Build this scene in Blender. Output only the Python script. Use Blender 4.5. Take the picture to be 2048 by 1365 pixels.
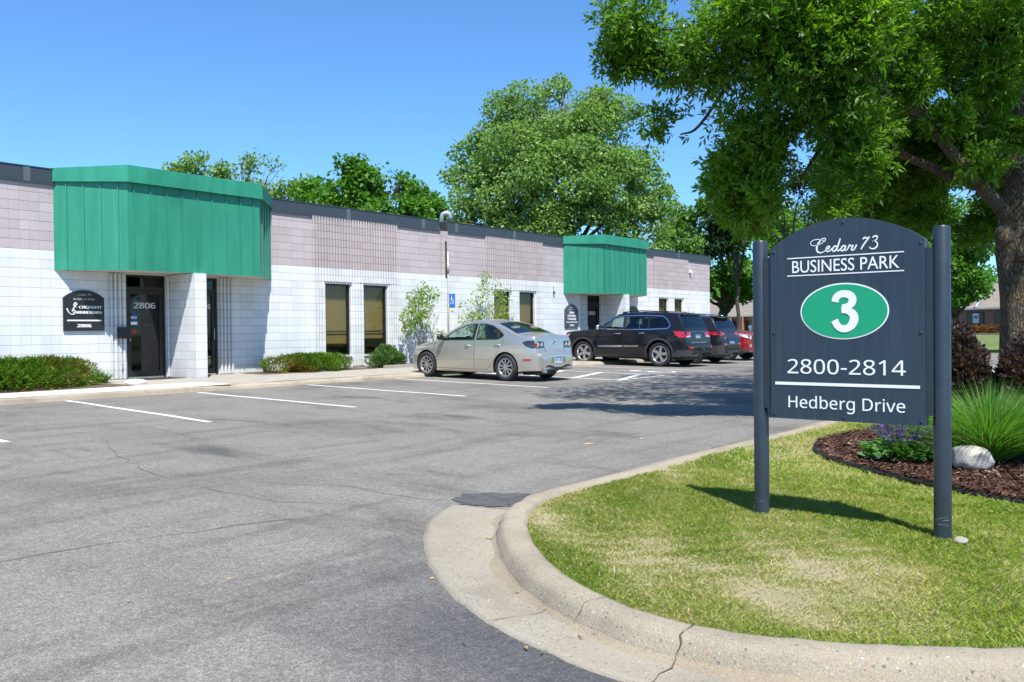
import bpy, bmesh, math, random
import numpy as np
from mathutils import Vector, Matrix
for _o in list(bpy.data.objects): bpy.data.objects.remove(_o)
R = math.radians
rng = np.random.default_rng(11); random.seed(11)
sc = bpy.context.scene; COL = sc.collection
# ---------------------------------------------------------------- camera
FPX = 1737.14
CAM = Vector((0.0, -19.51364, 1.00669))
CR = Vector((0.629361, -0.777042, -0.010531)); CU = Vector((0.015575, -0.000936, 0.999878)); CF = Vector((0.776957, 0.629448, -0.011514))
cam = bpy.data.cameras.new('camera'); camo = bpy.data.objects.new('camera', cam); COL.objects.link(camo)
camo.matrix_world = Matrix(((CR.x, CU.x, -CF.x, CAM.x), (CR.y, CU.y, -CF.y, CAM.y), (CR.z, CU.z, -CF.z, CAM.z), (0, 0, 0, 1)))
cam.sensor_width = 36; cam.lens = FPX / 2048 * 36; cam.clip_start = .05; cam.clip_end = 3000
sc.camera = camo
# ---------------------------------------------------------------- sky, sun, exposure
SUN = Vector((-0.72, -1.0, 2.15)).normalized()          # towards the sun
w = bpy.data.worlds.new("World"); sc.world = w; w.use_nodes = True
nt = w.node_tree; bg = nt.nodes['Background']
sky = nt.nodes.new('ShaderNodeTexSky'); sky.sky_type = 'NISHITA'; sky.sun_disc = False
sky.sun_elevation = math.asin(SUN.z); sky.sun_rotation = math.atan2(SUN.x, SUN.y)
sky.altitude = 250; sky.air_density = 1.0; sky.dust_density = 0.35; sky.ozone_density = 2.2
_mx = nt.nodes.new('ShaderNodeMix'); _mx.data_type = 'RGBA'; _mx.blend_type = 'MULTIPLY'; _mx.inputs[0].default_value = 1; _mx.inputs[7].default_value = (.50, .80, 1.08, 1)
nt.links.new(sky.outputs[0], _mx.inputs[6]); nt.links.new(_mx.outputs[2], bg.inputs[0]); bg.inputs[1].default_value = 0.12
sl = bpy.data.lights.new('sun', 'SUN'); sl.energy = 4.8; sl.angle = R(.53); sl.color = (1, .965, .90)
so = bpy.data.objects.new('sun', sl); COL.objects.link(so); so.rotation_euler = (-SUN).to_track_quat('-Z', 'Y').to_euler()
so.location = (0, -30, 40)
sc.view_settings.view_transform = 'Standard'; sc.view_settings.look = 'None'
sc.view_settings.exposure = 0.75; sc.view_settings.gamma = 1
sc.cycles.max_bounces = 8; sc.cycles.transparent_max_bounces = 12
sc.cycles.caustics_reflective = False; sc.cycles.caustics_refractive = False

def at(px, py, depth):                                   # photo pixel and metres ahead of the camera -> point in the place
    return CAM + depth * (CF + CR * ((px - 1024) / FPX) + CU * ((682.5 - py) / FPX))
def atY(px, py, Y):
    v = CF + CR * ((px - 1024) / FPX) + CU * ((682.5 - py) / FPX)
    return CAM + v * ((Y - CAM.y) / v.y)
def atZ(px, py, Z):
    v = CF + CR * ((px - 1024) / FPX) + CU * ((682.5 - py) / FPX)
    return CAM + v * ((Z - CAM.z) / v.z)
def za(y): return -0.10 + 0.015 * max(-26, min(y, 40))              # asphalt height falls away from the building
def zl(y): return -0.015 + 0.015 * y                      # lawn height

# ---------------------------------------------------------------- materials
def newmat(name):
    m = bpy.data.materials.new(name); m.use_nodes = True
    return m, m.node_tree, m.node_tree.nodes['Principled BSDF']
def N(nt, t, **kw):
    n = nt.nodes.new(t)
    for k, v in kw.items():
        if k in n.inputs: n.inputs[k].default_value = v
        else: setattr(n, k, v)
    return n
def L(nt, a, b): nt.links.new(a, b)
def coords(nt, kind='Object', scale=(1, 1, 1)):
    mp = N(nt, 'ShaderNodeMapping'); mp.inputs['Scale'].default_value = scale
    if kind == 'World': g = N(nt, 'ShaderNodeNewGeometry'); L(nt, g.outputs['Position'], mp.inputs[0])
    else: g = N(nt, 'ShaderNodeTexCoord'); L(nt, g.outputs[kind], mp.inputs[0])
    return mp.outputs[0]
def noise(nt, co, scale, detail=4, rough=.6):
    n = N(nt, 'ShaderNodeTexNoise'); n.inputs['Scale'].default_value = scale; n.inputs['Detail'].default_value = detail
    n.inputs['Roughness'].default_value = rough; L(nt, co, n.inputs['Vector']); return n.outputs['Fac']
def ramp(nt, fac, stops):
    r = N(nt, 'ShaderNodeValToRGB'); e = r.color_ramp.elements
    while len(e) > 1: e.remove(e[0])
    for i, (p, c) in enumerate(stops):
        x = e[0] if i == 0 else e.new(p)
        x.position = p; x.color = (*c, 1) if len(c) == 3 else c
    L(nt, fac, r.inputs[0]); return r.outputs[0]
def mix(nt, fac, a, b, mode='MIX'):
    m = N(nt, 'ShaderNodeMix', data_type='RGBA', blend_type=mode)
    for s, v in ((m.inputs[0], fac), (m.inputs[6], a), (m.inputs[7], b)):
        if hasattr(v, 'is_linked') or isinstance(v, bpy.types.NodeSocket): L(nt, v, s)
        elif isinstance(v, (int, float)): s.default_value = v
        else: s.default_value = (*v, 1)
    return m.outputs[2]
def math_(nt, op, a, b=0.0, c=None):
    m = N(nt, 'ShaderNodeMath', operation=op)
    for s, v in zip(m.inputs, (a, b, c)):
        if v is None: continue
        if isinstance(v, bpy.types.NodeSocket): L(nt, v, s)
        else: s.default_value = v
    return m.outputs[0]
def bump(nt, p, h, strength=.3, dist=.01):
    b = N(nt, 'ShaderNodeBump'); b.inputs['Strength'].default_value = strength; b.inputs['Distance'].default_value = dist
    L(nt, h, b.inputs['Height']); L(nt, b.outputs[0], p.inputs['Normal'])
def simple(name, col, rough=.5, metal=0, var=.12, scale=6, spec=.5, bmp=0, coat=0, kind='Object'):
    m, nt, p = newmat(name)
    co = coords(nt, kind)
    f = noise(nt, co, scale)
    a = tuple(max(0, c * (1 - var)) for c in col); b = tuple(min(1, c * (1 + var)) for c in col)
    L(nt, ramp(nt, f, [(.3, a), (.7, b)]), p.inputs['Base Color'])
    p.inputs['Roughness'].default_value = rough; p.inputs['Metallic'].default_value = metal
    p.inputs['Specular IOR Level'].default_value = spec; p.inputs['Coat Weight'].default_value = coat
    p.inputs['Coat Roughness'].default_value = .05
    if bmp: bump(nt, p, noise(nt, co, scale * 12, 6), bmp, .01)
    return m
M = {}
def block_mat(name, lower, upper, split, kj=1.0):
    m, nt, p = newmat(name)
    g = N(nt, 'ShaderNodeNewGeometry'); s = N(nt, 'ShaderNodeSeparateXYZ'); L(nt, g.outputs['Position'], s.inputs[0])
    def joint(v, off, w):
        f = math_(nt, 'FRACT', math_(nt, 'DIVIDE', math_(nt, 'SUBTRACT', v, off), .2032))
        d = math_(nt, 'MINIMUM', f, math_(nt, 'SUBTRACT', 1.0, f))
        mr = N(nt, 'ShaderNodeMapRange', interpolation_type='SMOOTHSTEP'); L(nt, d, mr.inputs[0])
        mr.inputs[1].default_value = w * .45; mr.inputs[2].default_value = w * 1.3; mr.inputs[3].default_value = 1; mr.inputs[4].default_value = 0
        return mr.outputs[0]
    co = coords(nt, 'World')
    wob = math_(nt, 'MULTIPLY', math_(nt, 'SUBTRACT', noise(nt, co, 3, 2), .5), .012)
    u = math_(nt, 'ADD', math_(nt, 'ADD', s.outputs[0], s.outputs[1]), wob)
    zz = math_(nt, 'ADD', s.outputs[2], wob)
    jh = joint(zz, 2.845 - 20 * .2032, .03); jv = joint(u, 8.1 - 200 * .2032, .022)
    up = math_(nt, 'GREATER_THAN', s.outputs[2], split)
    # tint of single blocks
    cell = N(nt, 'ShaderNodeTexWhiteNoise', noise_dimensions='2D'); cv = N(nt, 'ShaderNodeCombineXYZ')
    L(nt, math_(nt, 'FLOOR', math_(nt, 'DIVIDE', math_(nt, 'SUBTRACT', u, 8.1), .4064)), cv.inputs[0])
    L(nt, math_(nt, 'FLOOR', math_(nt, 'DIVIDE', math_(nt, 'SUBTRACT', zz, 2.845), .2032)), cv.inputs[1]); L(nt, cv.outputs[0], cell.inputs[0])
    base = mix(nt, up, lower, upper)
    var = math_(nt, 'MULTIPLY_ADD', cell.outputs[0], .13, .915)
    st = math_(nt, 'MULTIPLY_ADD', noise(nt, coords(nt, 'World', (1, 1, .22)), 1.5, 7, .7), .46, .78)
    base = mix(nt, 1.0, base, mix(nt, 1.0, _grey(nt, var), _grey(nt, st), 'MULTIPLY'), 'MULTIPLY')
    # dirt at the foot
    dm = N(nt, 'ShaderNodeMapRange'); L(nt, s.outputs[2], dm.inputs[0]); dm.inputs[1].default_value = -.05; dm.inputs[2].default_value = .55; dm.inputs[3].default_value = .75; dm.inputs[4].default_value = 0
    base = mix(nt, math_(nt, 'MULTIPLY', dm.outputs[0], noise(nt, co, 7, 5)), base, (.42, .40, .36))
    kh = math_(nt, 'MULTIPLY', jh, math_(nt, 'MULTIPLY_ADD', up, .22 * kj, .46 * kj)); kv = math_(nt, 'MULTIPLY', jv, math_(nt, 'MULTIPLY_ADD', up, .02, .18))
    j = math_(nt, 'MAXIMUM', kh, kv)
    base = mix(nt, j, base, (.10, .10, .11))
    L(nt, base, p.inputs['Base Color']); p.inputs['Roughness'].default_value = .75
    h = math_(nt, 'SUBTRACT', math_(nt, 'MULTIPLY', noise(nt, co, 60, 5), .35), math_(nt, 'MAXIMUM', jh, jv))
    bump(nt, p, h, .5, .008)
    return m
def _grey(nt, v):
    c = N(nt, 'ShaderNodeCombineColor')
    for i in range(3): L(nt, v, c.inputs[i])
    return c.outputs[0]
M['block'] = block_mat('painted_block', (.66, .675, .685), (.46, .395, .40), 2.845)
M['rib_block'] = block_mat('ribbed_block', (.62, .635, .645), (.43, .37, .375), 2.845, 1.4)
M['white_block'] = block_mat('white_block', (.66, .675, .685), (.66, .675, .685), 9)
M['fascia'] = simple('dark_fascia_metal', (.042, .054, .066), .4, 0, .08, 3)
M['fascia_lap'] = simple('fascia_lap', (.10, .115, .125), .4, 0, .08, 3)
def panel_metal(name, col):
    m, nt, p = newmat(name); a = noise(nt, coords(nt, 'World', (3, 3, .25)), 2.2, 6, .65); b = noise(nt, coords(nt, 'World'), .7, 4)
    f = math_(nt, 'MULTIPLY_ADD', a, .55, math_(nt, 'MULTIPLY', b, .45)); lo_ = tuple(c * .80 for c in col); hi_ = tuple(min(1, c * 1.13 + .006) for c in col)
    L(nt, ramp(nt, f, [(.34, lo_), (.64, hi_)]), p.inputs['Base Color']); r_ = N(nt, 'ShaderNodeMapRange'); L(nt, a, r_.inputs[0]); r_.inputs[3].default_value = .32; r_.inputs[4].default_value = .55; L(nt, r_.outputs[0], p.inputs['Roughness'])
    bump(nt, p, noise(nt, coords(nt, 'World', (1, 1, .6)), 1.3, 2), .25, .05); return m
M['green'] = panel_metal('green_panel_metal', (.024, .24, .148)); M['green_cap'] = panel_metal('green_cap_metal', (.023, .245, .15))
M['soffit'] = simple('soffit_paint', (.62, .60, .54), .8, 0, .06, 4)
M['bronze'] = simple('bronze_frame', (.030, .026, .021), .4, .3, .1, 8)
M['roof'] = simple('roof_membrane', (.2, .2, .2), .9, 0, .2, 1)
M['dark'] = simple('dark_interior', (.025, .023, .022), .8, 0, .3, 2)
M['orange'] = simple('warm_furniture', (.16, .055, .02), .7, 0, .3, 3)
M['black'] = simple('black_plastic', (.014, .014, .015), .45, 0, .1, 8)
M['board'] = simple('board_face', (.018, .02, .023), .4, 0, .15, 5)
M['board2'] = simple('board_face_grey', (.055, .065, .078), .4, 0, .15, 5)
M['letter'] = simple('white_vinyl', (.82, .83, .84), .5, 0, .03, 8)
M['vinyl_grey'] = simple('silver_vinyl', (.55, .56, .55), .5, 0, .05, 8)
M['steel'] = simple('brushed_steel', (.55, .55, .55), .3, .9, .1, 10)
M['galv'] = simple('galvanised_metal', (.42, .45, .48), .4, .6, .2, 9)
M['blue'] = simple('blue_sign', (.02, .16, .62), .45, 0, .05, 6)
M['red'] = simple('red_sticker', (.45, .02, .02), .5, 0, .1, 6)
M['navy'] = simple('navy_sticker', (.03, .05, .22), .5, 0, .1, 6)
M['rubber'] = simple('rubber', (.022, .022, .023), .8, 0, .25, 14)
M['soil'] = simple('bed_soil', (.11, .075, .05), .95, 0, .45, 22, bmp=.8)
M['rust'] = simple('rusted_edge', (.20, .10, .055), .9, 0, .4, 12)
# olive blind with fine slats
def blind():
    m, nt, p = newmat('olive_blind')
    co = coords(nt, 'World'); wv = N(nt, 'ShaderNodeTexWave', bands_direction='Z', wave_profile='SIN'); wv.inputs['Scale'].default_value = 12; wv.inputs['Distortion'].default_value = .4
    L(nt, co, wv.inputs[0])
    c = ramp(nt, wv.outputs[0], [(.0, (.19, .155, .065)), (1, (.25, .21, .095))])
    L(nt, c, p.inputs['Base Color']); p.inputs['Roughness'].default_value = .8
    return m
M['blind'] = blind()
def glass(name, tint=(.45, .42, .34), refl=.9, rough=.02, mixv=.12):
    m, nt, p = newmat(name)
    nt.nodes.remove(p); out = nt.nodes['Material Output']
    t = N(nt, 'ShaderNodeBsdfTransparent'); t.inputs[0].default_value = (*tint, 1)
    g = N(nt, 'ShaderNodeBsdfGlossy'); g.inputs['Roughness'].default_value = rough; g.inputs[0].default_value = (refl, refl, refl, 1)
    fr = N(nt, 'ShaderNodeFresnel'); fr.inputs[0].default_value = 1.5
    f = math_(nt, 'ADD', fr.outputs[0], mixv - .04)
    gg = N(nt, 'ShaderNodeNewGeometry')
    f = math_(nt, 'MULTIPLY', f, math_(nt, 'SUBTRACT', 1.0, gg.outputs['Backfacing']))
    mx = N(nt, 'ShaderNodeMixShader'); L(nt, f, mx.inputs[0]); L(nt, t.outputs[0], mx.inputs[1]); L(nt, g.outputs[0], mx.inputs[2])
    L(nt, mx.outputs[0], out.inputs[0])
    return m
M['glass'] = glass('bronze_window_glass', (.78, .74, .60), .8, .02, .05)
M['glass_door'] = glass('dark_door_glass', (.30, .29, .27), .7, .02, .06)
M['car_glass'] = glass('car_glass', (.62, .74, .70), .9, .01, .06)
M['car_glass_dark'] = glass('tinted_car_glass', (.16, .18, .18), .9, .01, .06)

# ---------------------------------------------------------------- mesh helpers
def tag(o, label=None, cat=None, group=None, kind=None):
    if label: o['label'] = label
    if cat: o['category'] = cat
    if group: o['group'] = group
    if kind: o['kind'] = kind
    return o
def empty(name, loc, label, cat, group=None):
    o = bpy.data.objects.new(name, None); COL.objects.link(o); o.location = loc; o.empty_display_size = .2
    o['base'] = tuple(loc)
    return tag(o, label, cat, group)
def wbase(o):
    b = Vector((0, 0, 0))
    while o is not None: b += o.location; o = o.parent
    return b
class MB:
    def __init__(s): s.v = []; s.f = []; s.m = []; s.sm = []
    def add(s, vs, fs, mi=0, smooth=False):
        k = len(s.v); s.v += [tuple(v) for v in vs]
        for f in fs: s.f.append(tuple(k + i for i in f)); s.m.append(mi); s.sm.append(smooth)
        return s
    def box(s, x0, x1, y0, y1, z0, z1, mi=0):
        vs = [(x, y, z) for z in (z0, z1) for y in (y0, y1) for x in (x0, x1)]
        return s.add(vs, [(0, 2, 3, 1), (4, 5, 7, 6), (0, 1, 5, 4), (2, 6, 7, 3), (0, 4, 6, 2), (1, 3, 7, 5)], mi)
    def obox(s, c, ax, ay, az, mi=0):                     # oriented box from centre and half-axes
        c, ax, ay, az = map(Vector, (c, ax, ay, az))
        vs = [c + ax * i + ay * j + az * k for k in (-1, 1) for j in (-1, 1) for i in (-1, 1)]
        return s.add(vs, [(0, 2, 3, 1), (4, 5, 7, 6), (0, 1, 5, 4), (2, 6, 7, 3), (0, 4, 6, 2), (1, 3, 7, 5)], mi)
    def quad(s, a, b, c, d, mi=0): return s.add([a, b, c, d], [(0, 1, 2, 3)], mi)
    def prism(s, pts, z0, z1, mi=0, caps=True):           # xy polygon
        n = len(pts); vs = [(x, y, z0) for x, y in pts] + [(x, y, z1) for x, y in pts]
        fs = [(i, (i + 1) % n, n + (i + 1) % n, n + i) for i in range(n)]
        if caps: fs += [tuple(range(n - 1, -1, -1)), tuple(range(n, 2 * n))]
        return s.add(vs, fs, mi)
    def tube(s, pts, rad, n=8, mi=0, smooth=True, caps=True):
        pts = [Vector(p) for p in pts]
        if not hasattr(rad, '__len__'): rad = [rad] * len(pts)
        vs = []; up = Vector((0, 0, 1)); prev = None
        for i, p in enumerate(pts):
            d = (pts[min(i + 1, len(pts) - 1)] - pts[max(i - 1, 0)]).normalized()
            if prev is None:
                a = d.cross(up if abs(d.z) < .9 else Vector((1, 0, 0))).normalized()
            else: a = (prev - d * prev.dot(d)).normalized()
            prev = a; b = d.cross(a)
            for k in range(n):
                t = 2 * math.pi * k / n; vs.append(p + (a * math.cos(t) + b * math.sin(t)) * rad[i])
        fs = []
        for i in range(len(pts) - 1):
            for k in range(n): fs.append((i * n + k, i * n + (k + 1) % n, (i + 1) * n + (k + 1) % n, (i + 1) * n + k))
        if caps: fs += [tuple(range(n - 1, -1, -1)), tuple((len(pts) - 1) * n + k for k in range(n))]
        return s.add(vs, fs, mi, smooth)
    def build(s, name, mat, parent=None, local=False):
        me = bpy.data.meshes.new(name)
        b = Vector((0, 0, 0)) if (parent is None or local) else wbase(parent)
        me.from_pydata([(x - b.x, y - b.y, z - b.z) for x, y, z in s.v], [], s.f)
        for m in (mat if isinstance(mat, (list, tuple)) else [mat]): me.materials.append(m)
        me.polygons.foreach_set('material_index', s.m); me.polygons.foreach_set('use_smooth', s.sm)
        me.update()
        o = bpy.data.objects.new(name, me); COL.objects.link(o)
        if parent is not None: o.parent = parent
        return o
FONT = None
try:                                                      # the sans font that ships inside Blender; the built-in one if it is missing
    import os
    FONT = bpy.data.fonts.load(os.path.join(bpy.utils.resource_path('LOCAL'), 'datafiles', 'fonts', 'NotoSansHebrew-Regular.woff2'))
except Exception: FONT = None
def text_mb(txt, size, origin, ax, ay, off=.0, depth=.002, align='CENTER', width=None, spacing=1.0, shear=0, plain=True):
    """text as flat raised letters; ax/ay = directions of reading and of up"""
    c = bpy.data.curves.new('lettering', 'FONT'); c.body = txt; c.size = size; c.align_x = align; c.shear = shear
    if plain and FONT: c.font = FONT
    c.space_character = spacing; c.extrude = depth / 2; c.resolution_u = 6
    o = bpy.data.objects.new('lettering', c); COL.objects.link(o)
    dg = bpy.context.evaluated_depsgraph_get(); me = bpy.data.meshes.new_from_object(o.evaluated_get(dg))
    ax = Vector(ax); ay = Vector(ay); n = ax.cross(ay); org = Vector(origin)
    xs = [v.co.x for v in me.vertices]; k = 1.0
    if width and xs: k = width / (max(xs) - min(xs))
    mb = MB()
    for q, d in enumerate([0] if off < .002 else [0, -off * 1.4, off * 1.4, -off * .7, off * .7]):   # bolder strokes: shifted copies, each a hair prouder
        mb.add([org + ax * (v.co.x * k + d) + ay * v.co.y + n * (v.co.z + depth / 2 + q * .00025) for v in me.vertices], [tuple(p.vertices) for p in me.polygons])
    bpy.data.objects.remove(o); bpy.data.meshes.remove(me); bpy.data.curves.remove(c)
    return mb
def join(*mbs):
    r = MB()
    for m in mbs:
        k = len(r.v); r.v += m.v; r.f += [tuple(k + i for i in f) for f in m.f]; r.m += m.m; r.sm += m.sm
    return r
def np_mesh(name, V, k, mat, parent=None, attrs=None, smooth=False, local=False, kind=None):
    """V (n*k,3): n faces of k vertices each"""
    V = np.asarray(V, dtype=np.float32).reshape(-1, 3)
    if parent is not None and not local: V = V - np.array(wbase(parent), dtype=np.float32)
    n = len(V) // k
    me = bpy.data.meshes.new(name); me.vertices.add(len(V)); me.vertices.foreach_set('co', V.ravel())
    me.loops.add(n * k); me.loops.foreach_set('vertex_index', np.arange(n * k, dtype=np.int32))
    me.polygons.add(n); me.polygons.foreach_set('loop_start', np.arange(0, n * k, k, dtype=np.int32))
    me.polygons.foreach_set('loop_total', np.full(n, k, dtype=np.int32))
    me.materials.append(mat); me.update(calc_edges=True)
    for an, av in (attrs or {}).items():
        a = me.attributes.new(an, 'FLOAT', 'FACE'); a.data.foreach_set('value', np.asarray(av, dtype=np.float32))
    o = bpy.data.objects.new(name, me); COL.objects.link(o)
    if parent is not None: o.parent = parent
    return o
def vnoise(P, scale, seed):
    r = np.random.default_rng(seed); out = np.zeros(len(P))
    for i in range(7):
        d = r.normal(size=3); d /= np.linalg.norm(d); f = scale * r.uniform(.6, 1.8)
        out += np.sin(P @ d * f + r.uniform(0, 6.28))
    return out / 7 * 1.9
# ================================================================ GROUND
def sheet_grid(xs, ys, zf):
    mb = MB(); nx, ny = len(xs), len(ys)
    mb.add([(x, y, zf(x, y)) for y in ys for x in xs], [(j * nx + i, j * nx + i + 1, (j + 1) * nx + i + 1, (j + 1) * nx + i) for j in range(ny - 1) for i in range(nx - 1)])
    return mb
def asphalt_mat(name, dark, light, newer=False):
    m, nt, p = newmat(name)
    co = coords(nt, 'World')
    c2 = coords(nt, 'World', (1, .45, 1))
    big = noise(nt, c2, .55, 5, .6); mid = noise(nt, c2, 2.1, 5, .65); fine = noise(nt, co, 95, 4, .8)
    v = N(nt, 'ShaderNodeTexVoronoi'); v.inputs['Scale'].default_value = 130; L(nt, co, v.inputs['Vector'])
    peb = ramp(nt, v.outputs['Color'], [(0, (.0, .0, .0)), (.55, (.35, .35, .35)), (1, (1, 1, 1))])
    f = math_(nt, 'MULTIPLY_ADD', big, .75, math_(nt, 'MULTIPLY', mid, .40))
    base = ramp(nt, f, [(.36, dark), (.62, light)])
    # dark rubbed and oily stains
    stn = ramp(nt, noise(nt, coords(nt, 'World', (.9, .30, 1)), 1.15, 7, .7), [(.54, (0, 0, 0)), (.68, (1, 1, 1))])
    base = mix(nt, math_(nt, 'MULTIPLY', stn, .75), base, tuple(c * .50 for c in dark))
    st2 = ramp(nt, noise(nt, coords(nt, 'World', (.22, 1.5, 1)), 1.6, 6, .65), [(.52, (0, 0, 0)), (.66, (1, 1, 1))])
    base = mix(nt, math_(nt, 'MULTIPLY', st2, .40), base, tuple(c * .55 for c in dark))
    if newer:                                             # the fresher, darker surface round the foot of the island
        vd = N(nt, 'ShaderNodeVectorMath', operation='DISTANCE'); L(nt, coords(nt, 'World', (1.0, .62, 0)), vd.inputs[0]); vd.inputs[1].default_value = (3.6, -18.6 * .62, 0)
        mr = N(nt, 'ShaderNodeMapRange', interpolation_type='SMOOTHSTEP'); L(nt, math_(nt, 'ADD', vd.outputs['Value'], math_(nt, 'MULTIPLY', mid, .9)), mr.inputs[0]); mr.inputs[1].default_value = 1.55; mr.inputs[2].default_value = 2.65; mr.inputs[3].default_value = .80; mr.inputs[4].default_value = 0
        base = mix(nt, mr.outputs[0], base, (.062, .064, .068))
    base = mix(nt, .42, base, peb, 'OVERLAY')
    gr = ramp(nt, fine, [(.35, (.55, .55, .55)), (.5, (1, 1, 1)), (.66, (1.6, 1.6, 1.6))])
    base = mix(nt, .55, base, gr, 'MULTIPLY')
    mot = ramp(nt, noise(nt, co, 22, 3, .75), [(.34, (.66, .66, .66)), (.5, (1, 1, 1)), (.66, (1.32, 1.32, 1.32))])
    base = mix(nt, .5, base, mot, 'MULTIPLY')
    sp = N(nt, 'ShaderNodeTexVoronoi'); sp.inputs['Scale'].default_value = 34; L(nt, co, sp.inputs['Vector'])
    spk = math_(nt, 'MULTIPLY', math_(nt, 'LESS_THAN', sp.outputs['Distance'], .09), math_(nt, 'GREATER_THAN', noise(nt, co, 9, 2), .60))
    base = mix(nt, spk, base, (.42, .40, .36))
    L(nt, base, p.inputs['Base Color']); p.inputs['Roughness'].default_value = .82; p.inputs['Specular IOR Level'].default_value = .35
    bump(nt, p, math_(nt, 'ADD', v.outputs['Distance'], math_(nt, 'MULTIPLY', fine, .7)), .55, .006)
    return m
M['asphalt'] = asphalt_mat('worn_asphalt', (.136, .127, .112), (.216, .201, .177), True)
M['asphalt_new'] = asphalt_mat('dark_asphalt', (.055, .057, .061), (.083, .085, .088))
M['asphalt_patch'] = asphalt_mat('patch_asphalt', (.062, .061, .061), (.10, .098, .096))
def grassland():
    m, nt, p = newmat('rough_grass'); co = coords(nt, 'World')
    f = math_(nt, 'MULTIPLY_ADD', noise(nt, co, .5, 5), .6, math_(nt, 'MULTIPLY', noise(nt, co, 14, 5), .4))
    L(nt, ramp(nt, f, [(.35, (.06, .10, .02)), (.5, (.10, .145, .03)), (.65, (.19, .19, .06))]), p.inputs['Base Color'])
    p.inputs['Roughness'].default_value = .95; bump(nt, p, noise(nt, co, 30, 5), .8, .03); return m
M['grassland'] = grassland()
def concrete(name, a, b, pebble=.0, stain=(.30, .22, .13), st=.35):
    m, nt, p = newmat(name); co = coords(nt, 'World')
    base = ramp(nt, noise(nt, co, 2.2, 7, .65), [(.32, a), (.68, b)])
    f = noise(nt, co, 110, 3, .7)
    base = mix(nt, .5, base, ramp(nt, f, [(.35, (.55, .55, .55)), (.5, (1, 1, 1)), (.68, (1.35, 1.35, 1.35))]), 'MULTIPLY')
    h = f
    if pebble:
        v = N(nt, 'ShaderNodeTexVoronoi'); v.inputs['Scale'].default_value = 48; v.inputs['Randomness'].default_value = 1; L(nt, co, v.inputs['Vector'])
        s = N(nt, 'ShaderNodeSeparateColor'); L(nt, v.outputs['Color'], s.inputs[0])
        pc = ramp(nt, s.outputs[0], [(0, (.10, .10, .11)), (.22, (.20, .19, .18)), (.45, (.36, .30, .23)), (.7, (.45, .40, .33)), (.9, (.30, .15, .10)), (1, (.60, .57, .52))])
        mk = math_(nt, 'MULTIPLY', math_(nt, 'LESS_THAN', v.outputs['Distance'], .30), math_(nt, 'GREATER_THAN', s.outputs[1], .45))
        base = mix(nt, math_(nt, 'MULTIPLY', mk, pebble), base, pc)
        h = math_(nt, 'ADD', math_(nt, 'MULTIPLY', mk, .6), f)
    stn = ramp(nt, noise(nt, co, 1.1, 7, .7), [(.50, (0, 0, 0)), (.72, (1, 1, 1))])
    base = mix(nt, math_(nt, 'MULTIPLY', stn, st), base, stain)
    L(nt, base, p.inputs['Base Color']); p.inputs['Roughness'].default_value = .88; p.inputs['Specular IOR Level'].default_value = .3
    bump(nt, p, h, .8, .008); return m
M['kerb'] = concrete('exposed_aggregate_concrete', (.25, .215, .155), (.36, .315, .235), .9, (.24, .18, .11), .3)
M['gutter'] = concrete('aggregate_gutter', (.25, .22, .17), (.35, .315, .25), .9, (.22, .165, .10), .35)
M['walk'] = concrete('grey_pavement', (.30, .27, .225), (.40, .365, .31), 0, (.22, .20, .17), .3)
M['walk_new'] = concrete('pale_pavement', (.60, .55, .45), (.72, .67, .57), 0, (.45, .38, .27), .2)
M['kerb_old'] = concrete('stained_kerb', (.28, .22, .155), (.46, .40, .31), .3, (.20, .115, .065), .5)

XE = 46.0
# one big sheet of land to the horizon, beneath everything
def zfar(x): return -.12 + max(0, min(1, (x - 46) / 45)) * .32
xs = [-700, -80, 45.9, 46.1, 52, 60, 70, 86, 120, 200, 800]; ys = [-800, -200, -60, -20, 0, 40, 120, 300, 900]
tag(sheet_grid(xs, ys, lambda x, y: -.77 if x < 46 else zfar(x)).build('ground', M['grassland']), kind='structure')
# car park asphalt
ys = [-60, -40, -28, -19.4, -15.5, -9, -3.55, -3.45]
tag(sheet_grid([-60, -20, 0, 10, 20, 30, 40, XE], ys, lambda x, y: za(y)).build('parking_lot', M['asphalt']), kind='structure')
dz = lambda y, k=.004: za(y) + k
# ---- island kerb: sweep along straight - arc - straight
BACK = [(60, -15.63), (30, -15.63), (15, -15.63), (9, -15.63), (6.5, -15.63), (5.5, -15.62), (5.12, -15.66), (4.7, -15.83), (4.25, -16.17), (3.87, -16.56), (3.62, -16.9), (3.46, -17.22), (3.37, -17.52), (3.36, -17.78), (3.42, -18.05), (3.60, -18.42), (3.96, -18.92), (4.5, -19.36), (5.3, -19.6), (6.5, -19.66), (9, -19.66), (15, -19.66), (40, -19.66)]
def cm2(pts, step):
    Q = []
    P = [np.array(p, float) for p in pts]; P = [2 * P[0] - P[1]] + P + [2 * P[-1] - P[-2]]
    for i in range(1, len(P) - 2):
        n = max(2, int(np.linalg.norm(P[i + 1] - P[i]) / step))
        for t in np.linspace(0, 1, n, endpoint=False):
            a, b, c, d = P[i - 1:i + 3]; Q.append(.5 * ((2 * b) + (-a + c) * t + (2 * a - 5 * b + 4 * c - d) * t * t + (-a + 3 * b - 3 * c + d) * t ** 3))
    Q.append(P[-2]); return np.array(Q)
_Q = np.concatenate([np.stack([np.linspace(60, 5.6, 60), np.full(60, -15.63)], 1)[:-1], cm2(BACK[5:19], .07), np.stack([np.linspace(5.6, 40, 40), np.full(40, -19.63)], 1)])
_T = np.gradient(_Q, axis=0); _T /= np.linalg.norm(_T, axis=1)[:, None]
PATH = [(tuple(q), (t[1], -t[0])) for q, t in zip(_Q, _T)]          # position, outward normal
IA = int(np.argmin(np.hypot(_Q[:, 0] - 5.05, _Q[:, 1] + 15.68)))    # where the bend and its gutter pan begin
IE = len(PATH) - 1
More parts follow.
